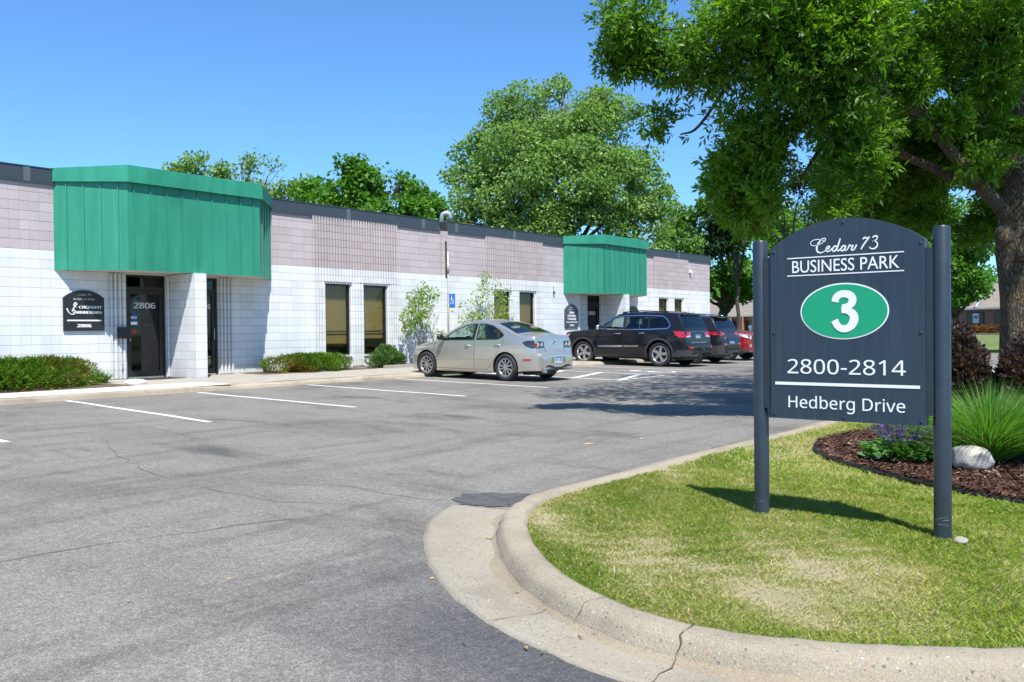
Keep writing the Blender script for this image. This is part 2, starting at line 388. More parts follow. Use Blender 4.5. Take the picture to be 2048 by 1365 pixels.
def edge_dist(X, Y):
    """distance inside the back of the kerb (negative outside)"""
    X = np.atleast_1d(np.asarray(X, float)); Y = np.atleast_1d(np.asarray(Y, float)); out = np.empty(len(X))
    A = _Q[:-1]; D = np.diff(_Q, axis=0); LL = (D ** 2).sum(1)
    for s in range(0, len(X), 20000):
        x = X[s:s + 20000, None]; y = Y[s:s + 20000, None]
        t = np.clip(((x - A[:, 0]) * D[:, 0] + (y - A[:, 1]) * D[:, 1]) / LL, 0, 1); dx = x - A[:, 0] - D[:, 0] * t; dy = y - A[:, 1] - D[:, 1] * t; d2 = dx * dx + dy * dy; k = d2.argmin(1); r = np.arange(len(k))
        sg = -(dx[r, k] * D[k, 1] - dy[r, k] * D[k, 0]); out[s:s + 20000] = np.sqrt(d2[r, k]) * np.sign(sg)
    return out
def sweep(prof, i0, i1, mat, name):
    """prof(i) -> [(distance outwards, height above asphalt)]"""
    mb = MB(); rows = []
    for i in range(i0, i1 + 1):
        (x, y), (nx, ny) = PATH[i]; jit = .006 * math.sin(i * 1.7) + .004 * math.sin(i * 3.1) + .005 * math.sin(i * 5.3 + 1)
        rows.append([(x + nx * (d + jit * .6), y + ny * (d + jit * .6), za(y + ny * d) + z + (jit * .5 if z > .05 else 0)) for d, z in prof(i)])
    n = len(rows[0]); mb.add([p for r in rows for p in r], [(i * n + j, i * n + j + 1, (i + 1) * n + j + 1, (i + 1) * n + j) for i in range(len(rows) - 1) for j in range(n - 1)], smooth=True)
    return mb.build(name, mat)
KP = [(-.02, -.10), (-.01, .105), (.03, .116), (.10, .113), (.135, .104), (.158, .082), (.178, .035), (.195, .010), (.21, -.03)]
tag(sweep(lambda i: KP, 0, IE, M['kerb'], 'kerb'), kind='structure')
def gw(i): t = min(1, max(0, (i - IA) / 34)); return .74 - .27 * t
GP = lambda i: [(.17, .012), (.26, .0075), (.40, .007), (gw(i) - .05, .010), (gw(i), .009), (gw(i) + .004, -.05)]
tag(sweep(GP, IA, IE, M['gutter'], 'gutter'), kind='structure')
def SP(i):
    a = .05 + .035 * math.sin(i * .31) + .02 * math.sin(i * .83 + 1); return [(.186, .030), (.20, .017), (.20 + max(.02, a), .0045)]
tag(sweep(SP, IA, IE, concrete('gutter_silt', (.25, .205, .14), (.34, .29, .21), .4, (.16, .12, .07), .5), 'gutter_silt'), kind='structure')
def joint_strip(px, py, wdt, upto=99, top=True):
    """dark slot across kerb and gutter at the path point nearest (px, py)"""
    i = int(np.argmin(np.hypot(_Q[:, 0] - px, _Q[:, 1] - py))); (x0, y0), (nx, ny) = PATH[i]; t = Vector((-ny, nx, 0)); vs = []; mb = MB()
    zs = ([(-.0, .108), (.03, .121), (.10, .118), (.137, .108), (.163, .084), (.184, .040), (.20, .022)] if top else [(.19, .022)]) + [(.26, .0125), (.34, .012), (.42, .012), (gw(i) - .03, .0155), (gw(i) + .002, .014)]
    for q, (d, z) in enumerate(zs[:upto]):
        j = .010 * math.sin(q * 2.3 + px * 7); wq = wdt * (.6 + .4 * math.sin(q * 1.9 + 1)); p = Vector((x0 + nx * d, y0 + ny * d, 0)); p.z = za(p.y) + z; vs += [p + t * (wq + j), p + t * (-wq + j)]
    mb.add(vs, [(2 * k, 2 * k + 1, 2 * k + 3, 2 * k + 2) for k in range(len(vs) // 2 - 1)])
    return mb
jm = join(joint_strip(3.38, -17.75, .0045), joint_strip(3.42, -17.25, .0025, 7), joint_strip(3.50, -17.12, .0028, 99, False))
tag(jm.build('kerb_joint', simple('joint_dirt', (.085, .07, .05), .95, 0, .4, 30)), kind='structure')
# ---- tar patch at the gutter's end
def blob_sheet(pts, k, name, mat, rough=.05, seed=1):
    r = random.Random(seed); cx = sum(p[0] for p in pts) / len(pts); cy = sum(p[1] for p in pts) / len(pts); P = []
    n = len(pts)
    for i in range(n):
        a, b = pts[i], pts[(i + 1) % n]
        for t in (0, .25, .5, .75): P.append((a[0] + (b[0] - a[0]) * t + r.uniform(-rough, rough), a[1] + (b[1] - a[1]) * t + r.uniform(-rough, rough)))
    mb = MB(); mb.add([(cx, cy, dz(cy, k))] + [(x, y, dz(y, k)) for x, y in P], [(0, i + 1, (i + 1) % len(P) + 1) for i in range(len(P))])
    return tag(mb.build(name, mat), kind='structure')
blob_sheet([(4.93, -15.02), (5.02, -14.80), (5.25, -14.76), (5.45, -14.92), (5.62, -15.18), (5.9, -15.34), (5.75, -15.43), (5.4, -15.44), (5.12, -15.36), (5.0, -15.22)], .006, 'asphalt_patch', M['asphalt_patch'], .03)
blob_sheet([(6.3, -15.38), (7.2, -15.33), (8.3, -15.30), (9.4, -15.36), (10.2, -15.41), (9.0, -15.44), (7.4, -15.44)], .006, 'asphalt_patch', M['asphalt_patch'], .04, 4)
# ---- cracks
def crack(pts, wdt=.008, seed=0):
    r = random.Random(seed); P = []
    for a, b in zip(pts[:-1], pts[1:]):
        n = max(2, int(math.dist(a, b) / .18))
        for i in range(n): t = i / n; P.append((a[0] + (b[0] - a[0]) * t + r.uniform(-.03, .03), a[1] + (b[1] - a[1]) * t + r.uniform(-.03, .03)))
    P.append(pts[-1]); mb = MB(); vs = []
    for i, (x, y) in enumerate(P):
        q = P[min(i + 1, len(P) - 1)]; o = P[max(i - 1, 0)]; d = Vector((q[0] - o[0], q[1] - o[1])).normalized(); ww = wdt * r.uniform(.3, 1.2)
        vs += [(x - d.y * ww, y + d.x * ww, dz(y, .005)), (x + d.y * ww, y - d.x * ww, dz(y, .005))]
    mb.add(vs, [(2 * i, 2 * i + 1, 2 * i + 3, 2 * i + 2) for i in range(len(P) - 1)])
    return mb
def G(px, py):
    v = CF + CR * ((px - 1024) / FPX) + CU * ((682.5 - py) / FPX); t = (za(0) + .015 * CAM.y - CAM.z) / (v.z - .015 * v.y); p = CAM + v * t
    return (p.x, p.y)
ck = [[(-60, 1135), (90, 1108), (200, 1090), (330, 1073), (470, 1054), (620, 1036)], [(210, 880), (225, 905), (260, 925), (300, 945), (330, 955)], [(370, 950), (520, 965), (700, 975), (850, 1000), (900, 1002)],
      [(0, 846), (40, 840), (120, 836), (240, 828)], [(430, 796), (450, 805), (470, 810)], [(560, 900), (640, 880), (760, 868), (900, 860)], [(380, 970), (480, 990), (560, 1005), (700, 1010)]]
tag(join(*[crack([G(*q) for q in c], .0035 if i != 0 else .005, i) for i, c in enumerate(ck)]).build('asphalt_crack', simple('crack_fill', (.085, .083, .08), .95, 0, .3, 20)), kind='structure')
# ---- painted lines
def paint_mat():
    m, nt, p = newmat('worn_road_paint'); co = coords(nt, 'World')
    f = ramp(nt, noise(nt, co, 60, 6, .75), [(.40, (.26, .25, .24)), (.50, (.78, .78, .77))])
    L(nt, f, p.inputs['Base Color']); p.inputs['Roughness'].default_value = .8; return m
M['paint'] = paint_mat()
def paint_line(a, b, wdt=.05, name='parking_line', wob=.012, seed=0):
    r = random.Random(seed); n = max(2, int(math.dist(a, b) / .5)); d = Vector((b[0] - a[0], b[1] - a[1])).normalized(); vs = []
    for i in range(n + 1):
        t = i / n; o = r.uniform(-wob, wob) * 1.5; x = a[0] + (b[0] - a[0]) * t - d.y * o; y = a[1] + (b[1] - a[1]) * t + d.x * o
        vs += [(x - d.y * wdt, y + d.x * wdt, dz(y)), (x + d.y * wdt, y - d.x * wdt, dz(y))]
    mb = MB(); mb.add(vs, [(2 * i, 2 * i + 1, 2 * i + 3, 2 * i + 2) for i in range(n)])
    return mb
def pl(*a, **k): return tag(paint_line(*a, **k).build('parking_line', M['paint']), kind='structure')
for i, (x0, y0, x1, y1) in enumerate([(4.1, -3.7, 4.14, -8.55), (7.02, -3.62, 6.80, -8.55), (9.5, -3.72, 9.50, -8.47), (12.25, -3.68, 12.27, -8.42), (15.04, -3.62, 15.04, -8.36), (1.3, -3.7, 1.3, -8.5),
                                      (23.2, -3.6, 23.35, -8.3), (27.2, -3.65, 27.1, -8.3), (29.9, -3.65, 29.9, -8.3), (32.7, -3.65, 32.7, -8.3), (35.5, -3.65, 35.5, -8.3)]):
    pl((x0, y0), (x1, y1), .047, seed=i)
hz = [paint_line((18.1, -3.65), (18.1, -8.3), .05), paint_line((20.66, -3.65), (20.6, -7.9), .05), paint_line((18.15, -8.25), (20.62, -8.05), .05)]
for k in range(4): hz.append(paint_line((18.15, -4.1 - k * 1.36), (20.58, -3.45 - k * 1.30 + .0), .085, seed=40 + k))
tag(join(*hz).build('hatched_aisle', M['paint']), kind='structure')
# wheelchair mark painted in the bay (a ring, a seat and a head)
def ring2(cx, cy, r, wdt, a0, a1, n=24):
    mb = MB(); vs = []
    for i in range(n + 1):
        a = R(a0 + (a1 - a0) * i / n)
        for rr in (r - wdt, r + wdt): y = cy + rr * math.sin(a); vs.append((cx + rr * math.cos(a), y, dz(y)))
    mb.add(vs, [(2 * i, 2 * i + 1, 2 * i + 3, 2 * i + 2) for i in range(n)]); return mb
wm = join(ring2(22.0, -7.2, .36, .05, 60, 330), ring2(21.95, -6.35, .10, .09, 0, 360, 14), paint_line((21.95, -6.5), (22.0, -7.0), .06), paint_line((22.0, -7.0), (22.38, -7.05), .05), paint_line((22.38, -7.05), (22.5, -7.6), .05))
tag(wm.build('wheelchair_marking', M['paint']), kind='structure')

# ---- pavement along the building
SW = lambda y: -.045 + .01 * (y + 3.5)
tag(sheet_grid([-60, 0, 10.4], [-3.55, -2.38], lambda x, y: SW(y) + .004).build('pale_pavement', M['walk_new']), kind='structure')
mb = MB()
for x in np.arange(-20, 10.4, 1.52): mb.box(x - .004, x + .004, -3.5, -2.40, SW(-3) - .01, SW(-2.4) + .006)
tag(sheet_grid([-60, 10.4, 40.6], [-3.45, -2, 0.0], lambda x, y: SW(y)).build('pavement', M['walk']), kind='structure')
kb = MB()
seg = list(np.arange(-40, 41, .8))
rk = random.Random(3)
vs = []
for x in seg:
    j = rk.uniform(-.02, .02); h = -.0 if x < 9.8 else -.025 + rk.uniform(-.012, .012)
    vs += [(x, -3.40, SW(-3.4) + .0025), (x, -3.545 + j * .3, SW(-3.5) + .001 + h), (x, -3.575 + j * .6, SW(-3.5) - .03 + h), (x, -3.60 + j, za(-3.6) - .02)]
kb.add(vs, [(4 * i + k, 4 * i + k + 1, 4 * (i + 1) + k + 1, 4 * (i + 1) + k) for i in range(len(seg) - 1) for k in range(3)])
tag(kb.build('pavement_kerb', M['kerb_old']), kind='structure')
for (x0, x1, y0, y1) in [(-12, 8.95, -2.36, -.02), (12.95, 16.75, -1.05, -.02), (17.0, 27.6, -1.1, -.02)]:
    tag(sheet_grid(list(np.linspace(x0, x1, 30)), list(np.linspace(y0, y1, 8)), lambda x, y: SW(y) + .006 + .03 * max(0, min((x - x0), (x1 - x), (y - y0) * 2, .5))).build('planting_soil', M['soil']), kind='structure')
mb = MB().box(16.9, 27.6, -1.2, -1.1, SW(-1.2) - .02, SW(-1.1) + .09)
tag(mb.build('bed_kerb', M['walk']), kind='structure')

# ---- lawn of the island and of the far verge
def lawn_mat():
    m, nt, p = newmat('lawn_soil'); co = coords(nt, 'World')
    f = math_(nt, 'MULTIPLY_ADD', noise(nt, co, 1.4, 5), .6, math_(nt, 'MULTIPLY', noise(nt, co, 45, 5), .4))
    L(nt, ramp(nt, f, [(.34, (.20, .21, .07)), (.48, (.29, .26, .13)), (.6, (.35, .29, .19)), (.72, (.38, .32, .23))]), p.inputs['Base Color'])
    p.inputs['Roughness'].default_value = .95; bump(nt, p, noise(nt, co, 70, 6), .9, .02); return m
M['lawn'] = lawn_mat()
def lawn_zv(X, Y, e): return -.10 + .015 * np.maximum(-26, np.asarray(Y)) + .075 - .045 * np.clip(e / .5, 0, 1) + .02 * np.clip(e - .5, 0, 1)
def lawn_z(x, y): return float(lawn_zv(np.array([x]), np.array([y]), edge_dist(x, y))[0])
mb = MB(); rows = []
for (x, y), (nx, ny) in PATH:
    tx, ty = (x, -17.65) if x > 5.4 else (5.4, -17.65)
    rows.append([(x + (tx - x) * d, y + (ty - y) * d) for d in (-.004, .10, .28, .6, 1.0)])
k = [q for r_ in rows for q in r_]; ee = edge_dist([q[0] for q in k], [q[1] for q in k]); zz_ = lawn_zv(None, [q[1] for q in k], ee)
mb.add([(q[0], q[1], z) for q, z in zip(k, zz_)], [(i * 5 + j, i * 5 + j + 1, (i + 1) * 5 + j + 1, (i + 1) * 5 + j) for i in range(len(rows) - 1) for j in range(4)], smooth=True)
tag(mb.build('island_soil', M['lawn']), kind='structure')
# far verge, road, pavement by the brick building
tag(sheet_grid([XE - .02, XE + .15], [-60, 0, 60], lambda x, y: za(max(-20, min(20, y))) + .14).build('far_kerb', M['kerb']), kind='structure')
# ================================================================ THE BUSINESS PARK BUILDING
BX0, BX1, BD = -22.0, 39.72, 24.0
bld = empty('office_building', (15, 0, -.05), 'long low painted block building with two green metal canopies, dark roof edge and ribbed bays', 'building')
WIN = [(15.74, 16.67, .36, 2.41), (17.16, 18.10, .36, 2.41), (23.12, 24.0, .36, 2.41), (24.52, 25.43, .36, 2.41), (34.61, 35.44, .36, 2.41), (36.05, 36.88, .36, 2.41)]
C1, C2 = 11.17, 30.05
DOORS = [(9.97, 10.95, -.02, 2.41), (11.36, 12.34, -.02, 2.41), (28.85, 29.83, -.02, 2.41), (30.24, 31.22, -.02, 2.41)]
OPEN = WIN + DOORS
def wall_faces(x0, x1, z0, z1, openings, depth=.18):
    xs = sorted({x0, x1, *[o[0] for o in openings], *[o[1] for o in openings]}); zs = sorted({z0, z1, *[o[2] for o in openings], *[o[3] for o in openings]})
    mb = MB()
    for i in range(len(xs) - 1):
        for j in range(len(zs) - 1):
            mx, mz = (xs[i] + xs[i + 1]) / 2, (zs[j] + zs[j + 1]) / 2
            if any(o[0] < mx < o[1] and o[2] < mz < o[3] for o in openings): continue
            mb.quad((xs[i], 0, zs[j]), (xs[i + 1], 0, zs[j]), (xs[i + 1], 0, zs[j + 1]), (xs[i], 0, zs[j + 1]))
    for a, b, c, d in openings:
        mb.quad((a, 0, c), (a, 0, d), (a, depth, d), (a, depth, c)); mb.quad((b, 0, c), (b, depth, c), (b, depth, d), (b, 0, d))
        mb.quad((a, 0, d), (b, 0, d), (b, depth, d), (a, depth, d)); mb.quad((a, 0, c), (a, depth, c), (b, depth, c), (b, 0, c))
    return mb
mb = wall_faces(BX0, BX1, -.2, 4.40, OPEN)
mb.quad((BX1, 0, -.2), (BX1, BD, -.2), (BX1, BD, 4.40), (BX1, 0, 4.40)); mb.quad((BX0, BD, -.2), (BX0, 0, -.2), (BX0, 0, 4.40), (BX0, BD, 4.40)); mb.quad((BX1, BD, -.2), (BX0, BD, -.2), (BX0, BD, 4.40), (BX1, BD, 4.40))
mb.build('wall', M['block'], bld)
MB().box(BX0 + .02, BX1 - .02, .02, BD - .02, 4.36, 4.42).build('roof', M['roof'], bld)
# ribbed bays
def rib(mb, x, z0, z1, r=.032):
    pts = [(x - r, 0.002), (x - r * .98, -.045), (x - r * .6, -.062), (x + r * .6, -.062), (x + r * .98, -.045), (x + r, 0.002)]
    mb.prism(pts, z0, z1)
def ribs(mb, xa, xb, z0, z1):
    n = round((xb - xa) / .1016); 
    for i in range(n): rib(mb, xa + (i + .5) * (xb - xa) / n, z0, z1)
for (xa, xb, w1, w2) in [(15.28, 18.53, WIN[0], WIN[1]), (22.64, 25.92, WIN[2], WIN[3]), (34.12, 37.41, WIN[4], WIN[5])]:
    mb = MB()
    ribs(mb, xa, xb, 2.47, 4.28); ribs(mb, xa, w1[0] - .05, .05, 2.465); ribs(mb, w1[1] + .03, w2[0] - .03, .05, 2.465); ribs(mb, w2[1] + .05, xb, .05, 2.465)
    mb.build('ribbed_bay', M['rib_block'], bld)
for c in (C1, C2):
    for a, b in ((-1.62, -1.22), (-.22, -.146), (1.19, 1.60)):
        mb = MB(); ribs(mb, c + a, c + b, .0, 2.41); mb.build('ribbed_pier', M['rib_block'], bld)
# wing walls between paired doors
for c in (C1, C2):
    MB().box(c - .145, c + .145, -1.16, .01, -.08, 2.425).build('wing_wall', M['white_block'], bld)
# fascia, broken at the pilaster
mb = MB(); lp = MB()
for a, b in [(BX0 - .05, 20.40), (20.73, BX1 + .09)]:
    mb.box(a, b, -.03, .25, 4.275, 4.60); mb.box(a, b, -.045, .0, 4.255, 4.283); mb.box(a + .002, b - .002, -.043, .26, 4.592, 4.612)
mb.box(BX1 - .1, BX1 + .088, .25, BD, 4.277, 4.598); mb.box(BX0, BX1, BD - .2, BD + .08, 4.277, 4.598)
mb.build('roof_fascia', M['fascia'], bld)
for x in (-6.4, -3.4, -.35, 2.7, 5.7, 7.85, 16.6, 19.65, 21.2, 24.25, 33.4, 36.5): MB().box(x - .07, x + .07, -.0355, -.029, 4.285, 4.59).build('fascia_joint', M['fascia_lap'], bld)
# pilaster with the conduit
mb = MB(); mb.box(20.42, 20.71, -.09, .0, -.1, 4.27); mb.build('pilaster', M['block'], bld)
mb = MB(); mb.box(20.575, 20.655, -.095, -.0905, 2.75, 3.95); mb.build('pilaster_slot', M['dark'], bld)
mb = MB(); mb.tube([(20.66, -.13, 3.6), (20.66, -.13, 1.8), (20.64, -.13, .0)], .028, 8); mb.tube([(20.66, -.13, 3.25), (20.66, -.13, 2.9)], .04, 8); mb.build('downpipe', simple('pipe_paint', (.42, .38, .33), .6, 0, .25, 5), bld)
MB().box(20.44, 20.70, -.06, .1, 4.28, 4.55).build('scupper', M['dark'], bld)
# canopies
def canopy(c):
    hw, hf, p = 2.78, 1.68, 1.08
    def poly(o): return [(c - hw - o * .6, .0), (c - hf - o * .45, -p - o), (c + hf + o * .45, -p - o), (c + hw + o * .6, .0)]
    zb, zt = 2.425, 4.36
    def ring_faces(P, z0, z1, mb):
        for i in range(3): a, b = P[i], P[i + 1]; mb.quad((*a, z0), (*b, z0), (*b, z1), (*a, z1))
    root = MB(); ring_faces(poly(0), zb, zt, root); body = root.build('canopy', M['green'], bld)
    sm = MB(); P = poly(0)
    for i, n in ((0, 4), (1, 9), (2, 4)):
        a, b = Vector(P[i]), Vector(P[i + 1]); d = (b - a).normalized(); nn = Vector((d.y, -d.x))
        for k in range(n):
            q = a + (b - a) * ((k + (.75 if i != 1 else .35)) / (n + (.3 if i != 1 else -.2)))
            sm.obox((q.x + nn.x * .011, q.y + nn.y * .011, (zb + zt) / 2), (d.x * .011, d.y * .011, 0), (nn.x * .013, nn.y * .013, 0), (0, 0, (zt - zb) / 2 - .003))
    sm.build('seam', M['green'], body)
    cp = MB(); Q = poly(.085); zt_ = (4.625, 4.705, 4.705, 4.625)
    for i in range(3): cp.quad((*Q[i], 4.345), (*Q[i + 1], 4.345), (*Q[i + 1], zt_[i + 1]), (*Q[i], zt_[i]))
    cp.add([(*q, 4.345) for q in Q], [(0, 1, 2, 3)]); cp.add([(*q, z) for q, z in zip(Q, zt_)], [(0, 1, 2), (0, 2, 3)])
    E_ = poly(.097)
    ring_faces(E_, 4.338, 4.372, cp); cp.add([(*q, 4.338) for q in E_], [(0, 1, 2, 3)])
    for i in range(3): cp.quad((*E_[i], 4.372), (*E_[i + 1], 4.372), (*Q[i + 1], 4.372), (*Q[i], 4.372))
    cp.build('canopy_cap', M['green_cap'], body)
    so_ = MB(); S = [(x, y * .985) for x, y in poly(-.012)]; so_.add([(*q, 2.44) for q in S], [(0, 1, 2, 3)]); so_.build('soffit', M['soffit'], body)
    return body
canopy(C1); canopy(C2)
# windows
for i, (a, b, c, d) in enumerate(WIN):
    y = .10; fr = MB(); f = .045
    fr.box(a, a + f, y - .03, y + .04, c, d); fr.box(b - f, b, y - .03, y + .04, c, d); fr.box(a + f, b - f, y - .029, y + .039, d - f, d); fr.box(a + f, b - f, y - .029, y + .039, c, c + f)
    wn = fr.build('window', M['bronze'], bld)
    MB().quad((a + f, y, c + f), (b - f, y, c + f), (b - f, y, d - f), (a + f, y, d - f)).build('pane', M['glass'], wn)
    bl = MB(); zb = [.70, .84, .62, .66, .7, .7][i]
    bl.box(a + .03, b - .03, y + .09, y + .10, zb, d); bl.build('blind', M['blind'], wn)
    bb = MB(); bb.box(a + .03, b - .03, y + .075, y + .089, .965, .985); bb.box(a + .03, b - .03, y + .075, y + .089, 1.05, 1.065); bb.box(a + .03, b - .03, y + .07, y + .11, zb - .03, zb - .002)
    bb.build('blind_rail', M['bronze'], wn)
    MB().box(a - .01, b + .01, -.03, .16, c - .045, c - .002).build('sill', M['white_block'], wn)
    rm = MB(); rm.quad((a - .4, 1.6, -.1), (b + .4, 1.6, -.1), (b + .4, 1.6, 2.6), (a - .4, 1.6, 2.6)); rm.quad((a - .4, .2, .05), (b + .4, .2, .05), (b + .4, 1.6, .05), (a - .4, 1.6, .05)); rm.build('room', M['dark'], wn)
    if i < 2: MB().box(a + .25, b - .2, .7, 1.1, .06, .62).box(a + .3, b - .25, .66, .72, .35, .55).build('furniture', M['orange'], wn)
# doors
def door(o, num, hinge_left=False, extras=False):
    a, b, c, d = o; y = .09; f = .05
    fr = MB(); fr.box(a, a + f, y - .04, y + .05, c, d); fr.box(b - f, b, y - .04, y + .05, c, d); fr.box(a + f, b - f, y - .039, y + .049, d - f, d); fr.box(a + f, b - f, y - .039, y + .049, 2.06, 2.13)
    dr = fr.build('door', M['bronze'], bld)
    lf = MB(); x0, x1 = a + f + .004, b - f - .004; s = .085
    lf.box(x0, x0 + s, y - .025, y + .025, .03, 2.055); lf.box(x1 - s, x1, y - .025, y + .025, .03, 2.055); lf.box(x0 + s, x1 - s, y - .024, y + .024, 1.96, 2.054); lf.box(x0 + s, x1 - s, y - .024, y + .024, .031, .16)
    lf.build('door_leaf', M['bronze'], dr)
    g = MB(); g.quad((x0 + s, y, .16), (x1 - s, y, .16), (x1 - s, y, 1.96), (x0 + s, y, 1.96)); g.quad((a + f, y, 2.13), (b - f, y, 2.13), (b - f, y, d - f), (a + f, y, d - f)); g.build('pane', M['glass_door'], dr)
    MB().box(x0, x1, y - .05, y + .05, -.01, .028).build('threshold', M['steel'], dr)
    hx = x0 + .045 if hinge_left else x1 - .045
    h = MB(); h.tube([(hx, y - .03, .86), (hx, y - .075, .88), (hx, y - .075, 1.16), (hx, y - .03, 1.18)], .012, 8); h.build('handle', M['steel'], dr)
    text_mb(num, .235, ((a + b) / 2 + (.07 if num == '2804' else 0), y - .004, 1.63), (1, 0, 0), (0, 0, 1), .006, .002, width=.52).build('door_number', M['vinyl_grey'], dr)
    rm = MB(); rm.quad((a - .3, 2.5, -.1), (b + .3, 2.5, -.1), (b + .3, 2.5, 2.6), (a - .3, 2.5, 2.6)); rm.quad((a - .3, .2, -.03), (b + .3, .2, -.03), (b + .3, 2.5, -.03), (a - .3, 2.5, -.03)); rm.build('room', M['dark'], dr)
    if extras:
        st = MB(); cx = a + .22
        pts = [(cx + .045 * math.cos(t), y - .005, 1.50 + .045 * math.sin(t)) for t in np.linspace(0, 2 * math.pi, 16)[:-1]]; st.add(pts, [tuple(range(15))]); st.box(cx - .075, cx + .08, y - .006, y - .003, 1.33, 1.46); st.build('sticker', M['navy'], dr)
        text_mb('AED', .10, (cx, y - .0075, 1.385), (1, 0, 0), (0, 0, 1), .003, .001).build('sticker_lettering', M['letter'], dr)
        MB().box(cx - .085, cx + .085, y - .006, y - .003, 1.245, 1.315).build('sticker', M['letter'], dr)
        MB().box(cx - .065, cx + .065, y - .006, y - .003, 1.045, 1.12).build('sticker', M['red'], dr)
        MB().box(cx + .25, cx + .36, y + .01, y + .012, 1.20, 1.27).build('sticker', M['red'], dr)
    return dr
door(DOORS[0], '2806', True, True); door(DOORS[1], '2804'); door(DOORS[2], '2802', True); door(DOORS[3], '2800')
# gooseneck vent and little fittings
v = MB(); v.tube([(20.85, .30, 4.4), (20.85, .30, 4.80), (20.87, .28, 4.88), (20.95, .2, 4.92), (21.03, .13, 4.88), (21.06, .11, 4.80), (21.06, .11, 4.70)], [.07, .07, .075, .08, .08, .082, .085], 14)
v.build('roof_vent', M['galv'], bld)
l = MB(); l.box(37.55, 37.67, -.08, .0, 3.70, 3.83); l.box(37.57, 37.65, -.13, -.08, 3.67, 3.76); l.build('wall_light', M['letter'], bld)
f = MB(); f.tube([(26.6, -.02, 2.72), (26.6, -.03, 2.5)], .006, 6); f.tube([(26.6, -.05, 2.50), (26.6, -.05, 2.40)], .035, 8); f.build('bell', M['black'], bld)
MB().tube([(31.95, -.05, 2.42), (31.95, -.05, 0)], .02, 6).build('downpipe', M['bronze'], bld)
MB().box(9.80, 9.90, -.05, -.035, .22, .36).build('socket_cover', M['galv'], bld)

# ---- things on the wall
def arch_pts(x0, x1, z0, zs, zt, n=18):
    pts = [(x0, z0), (x1, z0), (x1, zs)]; w2 = (x1 - x0) / 2; h = zt - zs; r = (w2 * w2 + h * h) / (2 * h); cz = zt - r; a0 = math.asin(w2 / r); cx = (x0 + x1) / 2
    for i in range(1, n): a = a0 - 2 * a0 * i / n; pts.append((cx + r * math.sin(a), cz + r * math.cos(a)))
    pts.append((x0, zs)); return pts
def board(name, x0, x1, z0, zs, zt, label, mat):
    root = empty(name, ((x0 + x1) / 2, -.02, z0), label, 'sign', 'arched tenant boards on the wall')
    P = arch_pts(x0, x1, z0, zs, zt); n = len(P); mb = MB()
    mb.add([(x, -.045, z) for x, z in P] + [(x, -.002, z) for x, z in P], [tuple(range(n)), tuple(range(2 * n - 1, n - 1, -1))] + [(i, n + i, n + (i + 1) % n, (i + 1) % n) for i in range(n)])
    mb.build('panel', mat, root); return root
def tx(root, t, size, x, z, off=0, width=None, mat='letter', **k):
    text_mb(t, size, (x, -.046, z), (1, 0, 0), (0, 0, 1), off, .002, width=width, **k).build('lettering', M[mat], root)
b1 = board('wall_sign', 8.55, 9.44, 1.11, 1.84, 2.01, 'black arched tenant board reading 2806 beside the left entrance, half in canopy shade', M['board'])
tx(b1, 'Cedar 73', .085, 8.995, 1.885, 0, .28, 'vinyl_grey', shear=.3); tx(b1, 'BUSINESS PARK', .07, 8.995, 1.79, 0, .46, 'vinyl_grey')
tx(b1, 'CROSSFIT', .10, 9.13, 1.605, .0028, .50); tx(b1, 'MINNETONKA', .10, 9.10, 1.49, .0028, .56); tx(b1, '2806', .12, 8.99, 1.19, .006, .30)
rl = MB(); rl.box(8.62, 9.38, -.0475, -.0445, 1.325, 1.355); rl.build('rule', M['letter'], b1)
lg = MB(); lg.tube([(8.62, -.048, 1.60), (8.65, -.048, 1.52), (8.71, -.048, 1.47), (8.77, -.048, 1.475), (8.80, -.048, 1.53), (8.77, -.048, 1.58), (8.73, -.048, 1.55), (8.77, -.048, 1.50)], .012, 6); lg.tube([(8.73, -.048, 1.56), (8.80, -.048, 1.66), (8.84, -.048, 1.70), (8.80, -.048, 1.73), (8.76, -.048, 1.68), (8.84, -.048, 1.62)], .014, 6); lg.build('logo', M['letter'], b1)
b2 = board('wall_sign', 27.30, 28.20, 1.11, 1.79, 2.02, 'grey arched tenant board with company lettering at the far entrance beside door 2802', M['board2'])
tx(b2, 'Cedar 73', .085, 27.75, 1.88, 0, .28, 'vinyl_grey', shear=.3); tx(b2, 'BUSINESS PARK', .07, 27.75, 1.80, 0, .46, 'vinyl_grey')
tx(b2, 'Spear', .155, 27.75, 1.665, .004, .36); tx(b2, 'Envelope', .15, 27.75, 1.54, .004, .56); tx(b2, 'Company', .15, 27.75, 1.42, .004, .56); tx(b2, '2802', .11, 27.75, 1.175, .004, .28)
MB().box(27.38, 28.12, -.0475, -.0445, 1.315, 1.34).build('rule', M['letter'], b2)
b3 = board('wall_sign', 31.95 - .02, 32.83, 1.11, 1.79, 2.02, 'arched tenant board mostly hidden behind the wing wall under the far canopy', M['board2'])
tx(b3, '2800', .11, 32.38, 1.175, .004, .28); MB().box(32.01, 32.75, -.0475, -.0445, 1.315, 1.34).build('rule', M['letter'], b3)
mbx = MB(); mbx.box(9.72, 9.99, -.17, -.045, .93, 1.17); mbx.box(9.715, 9.995, -.18, -.05, 1.172, 1.19)
mo = mbx.build('mailbox', M['black']); tag(mo, 'small black mailbox on the ribbed pier beside door 2806', 'mailbox')
bs = empty('accessible_parking_sign', (20.95, -.02, 1.84), 'blue accessible parking sign on the white wall beside the pilaster', 'sign')
MB().box(20.80, 21.10, -.025, -.003, 1.84, 2.25).build('panel', M['blue'], bs)
q = MB(); y = -.0275
q.tube([(20.92, y, 2.20), (20.92, y, 2.19)], .018, 8); q.tube([(20.92, y, 2.16), (20.94, y, 2.07), (21.00, y, 2.065), (21.03, y, 2.0)], .011, 6)
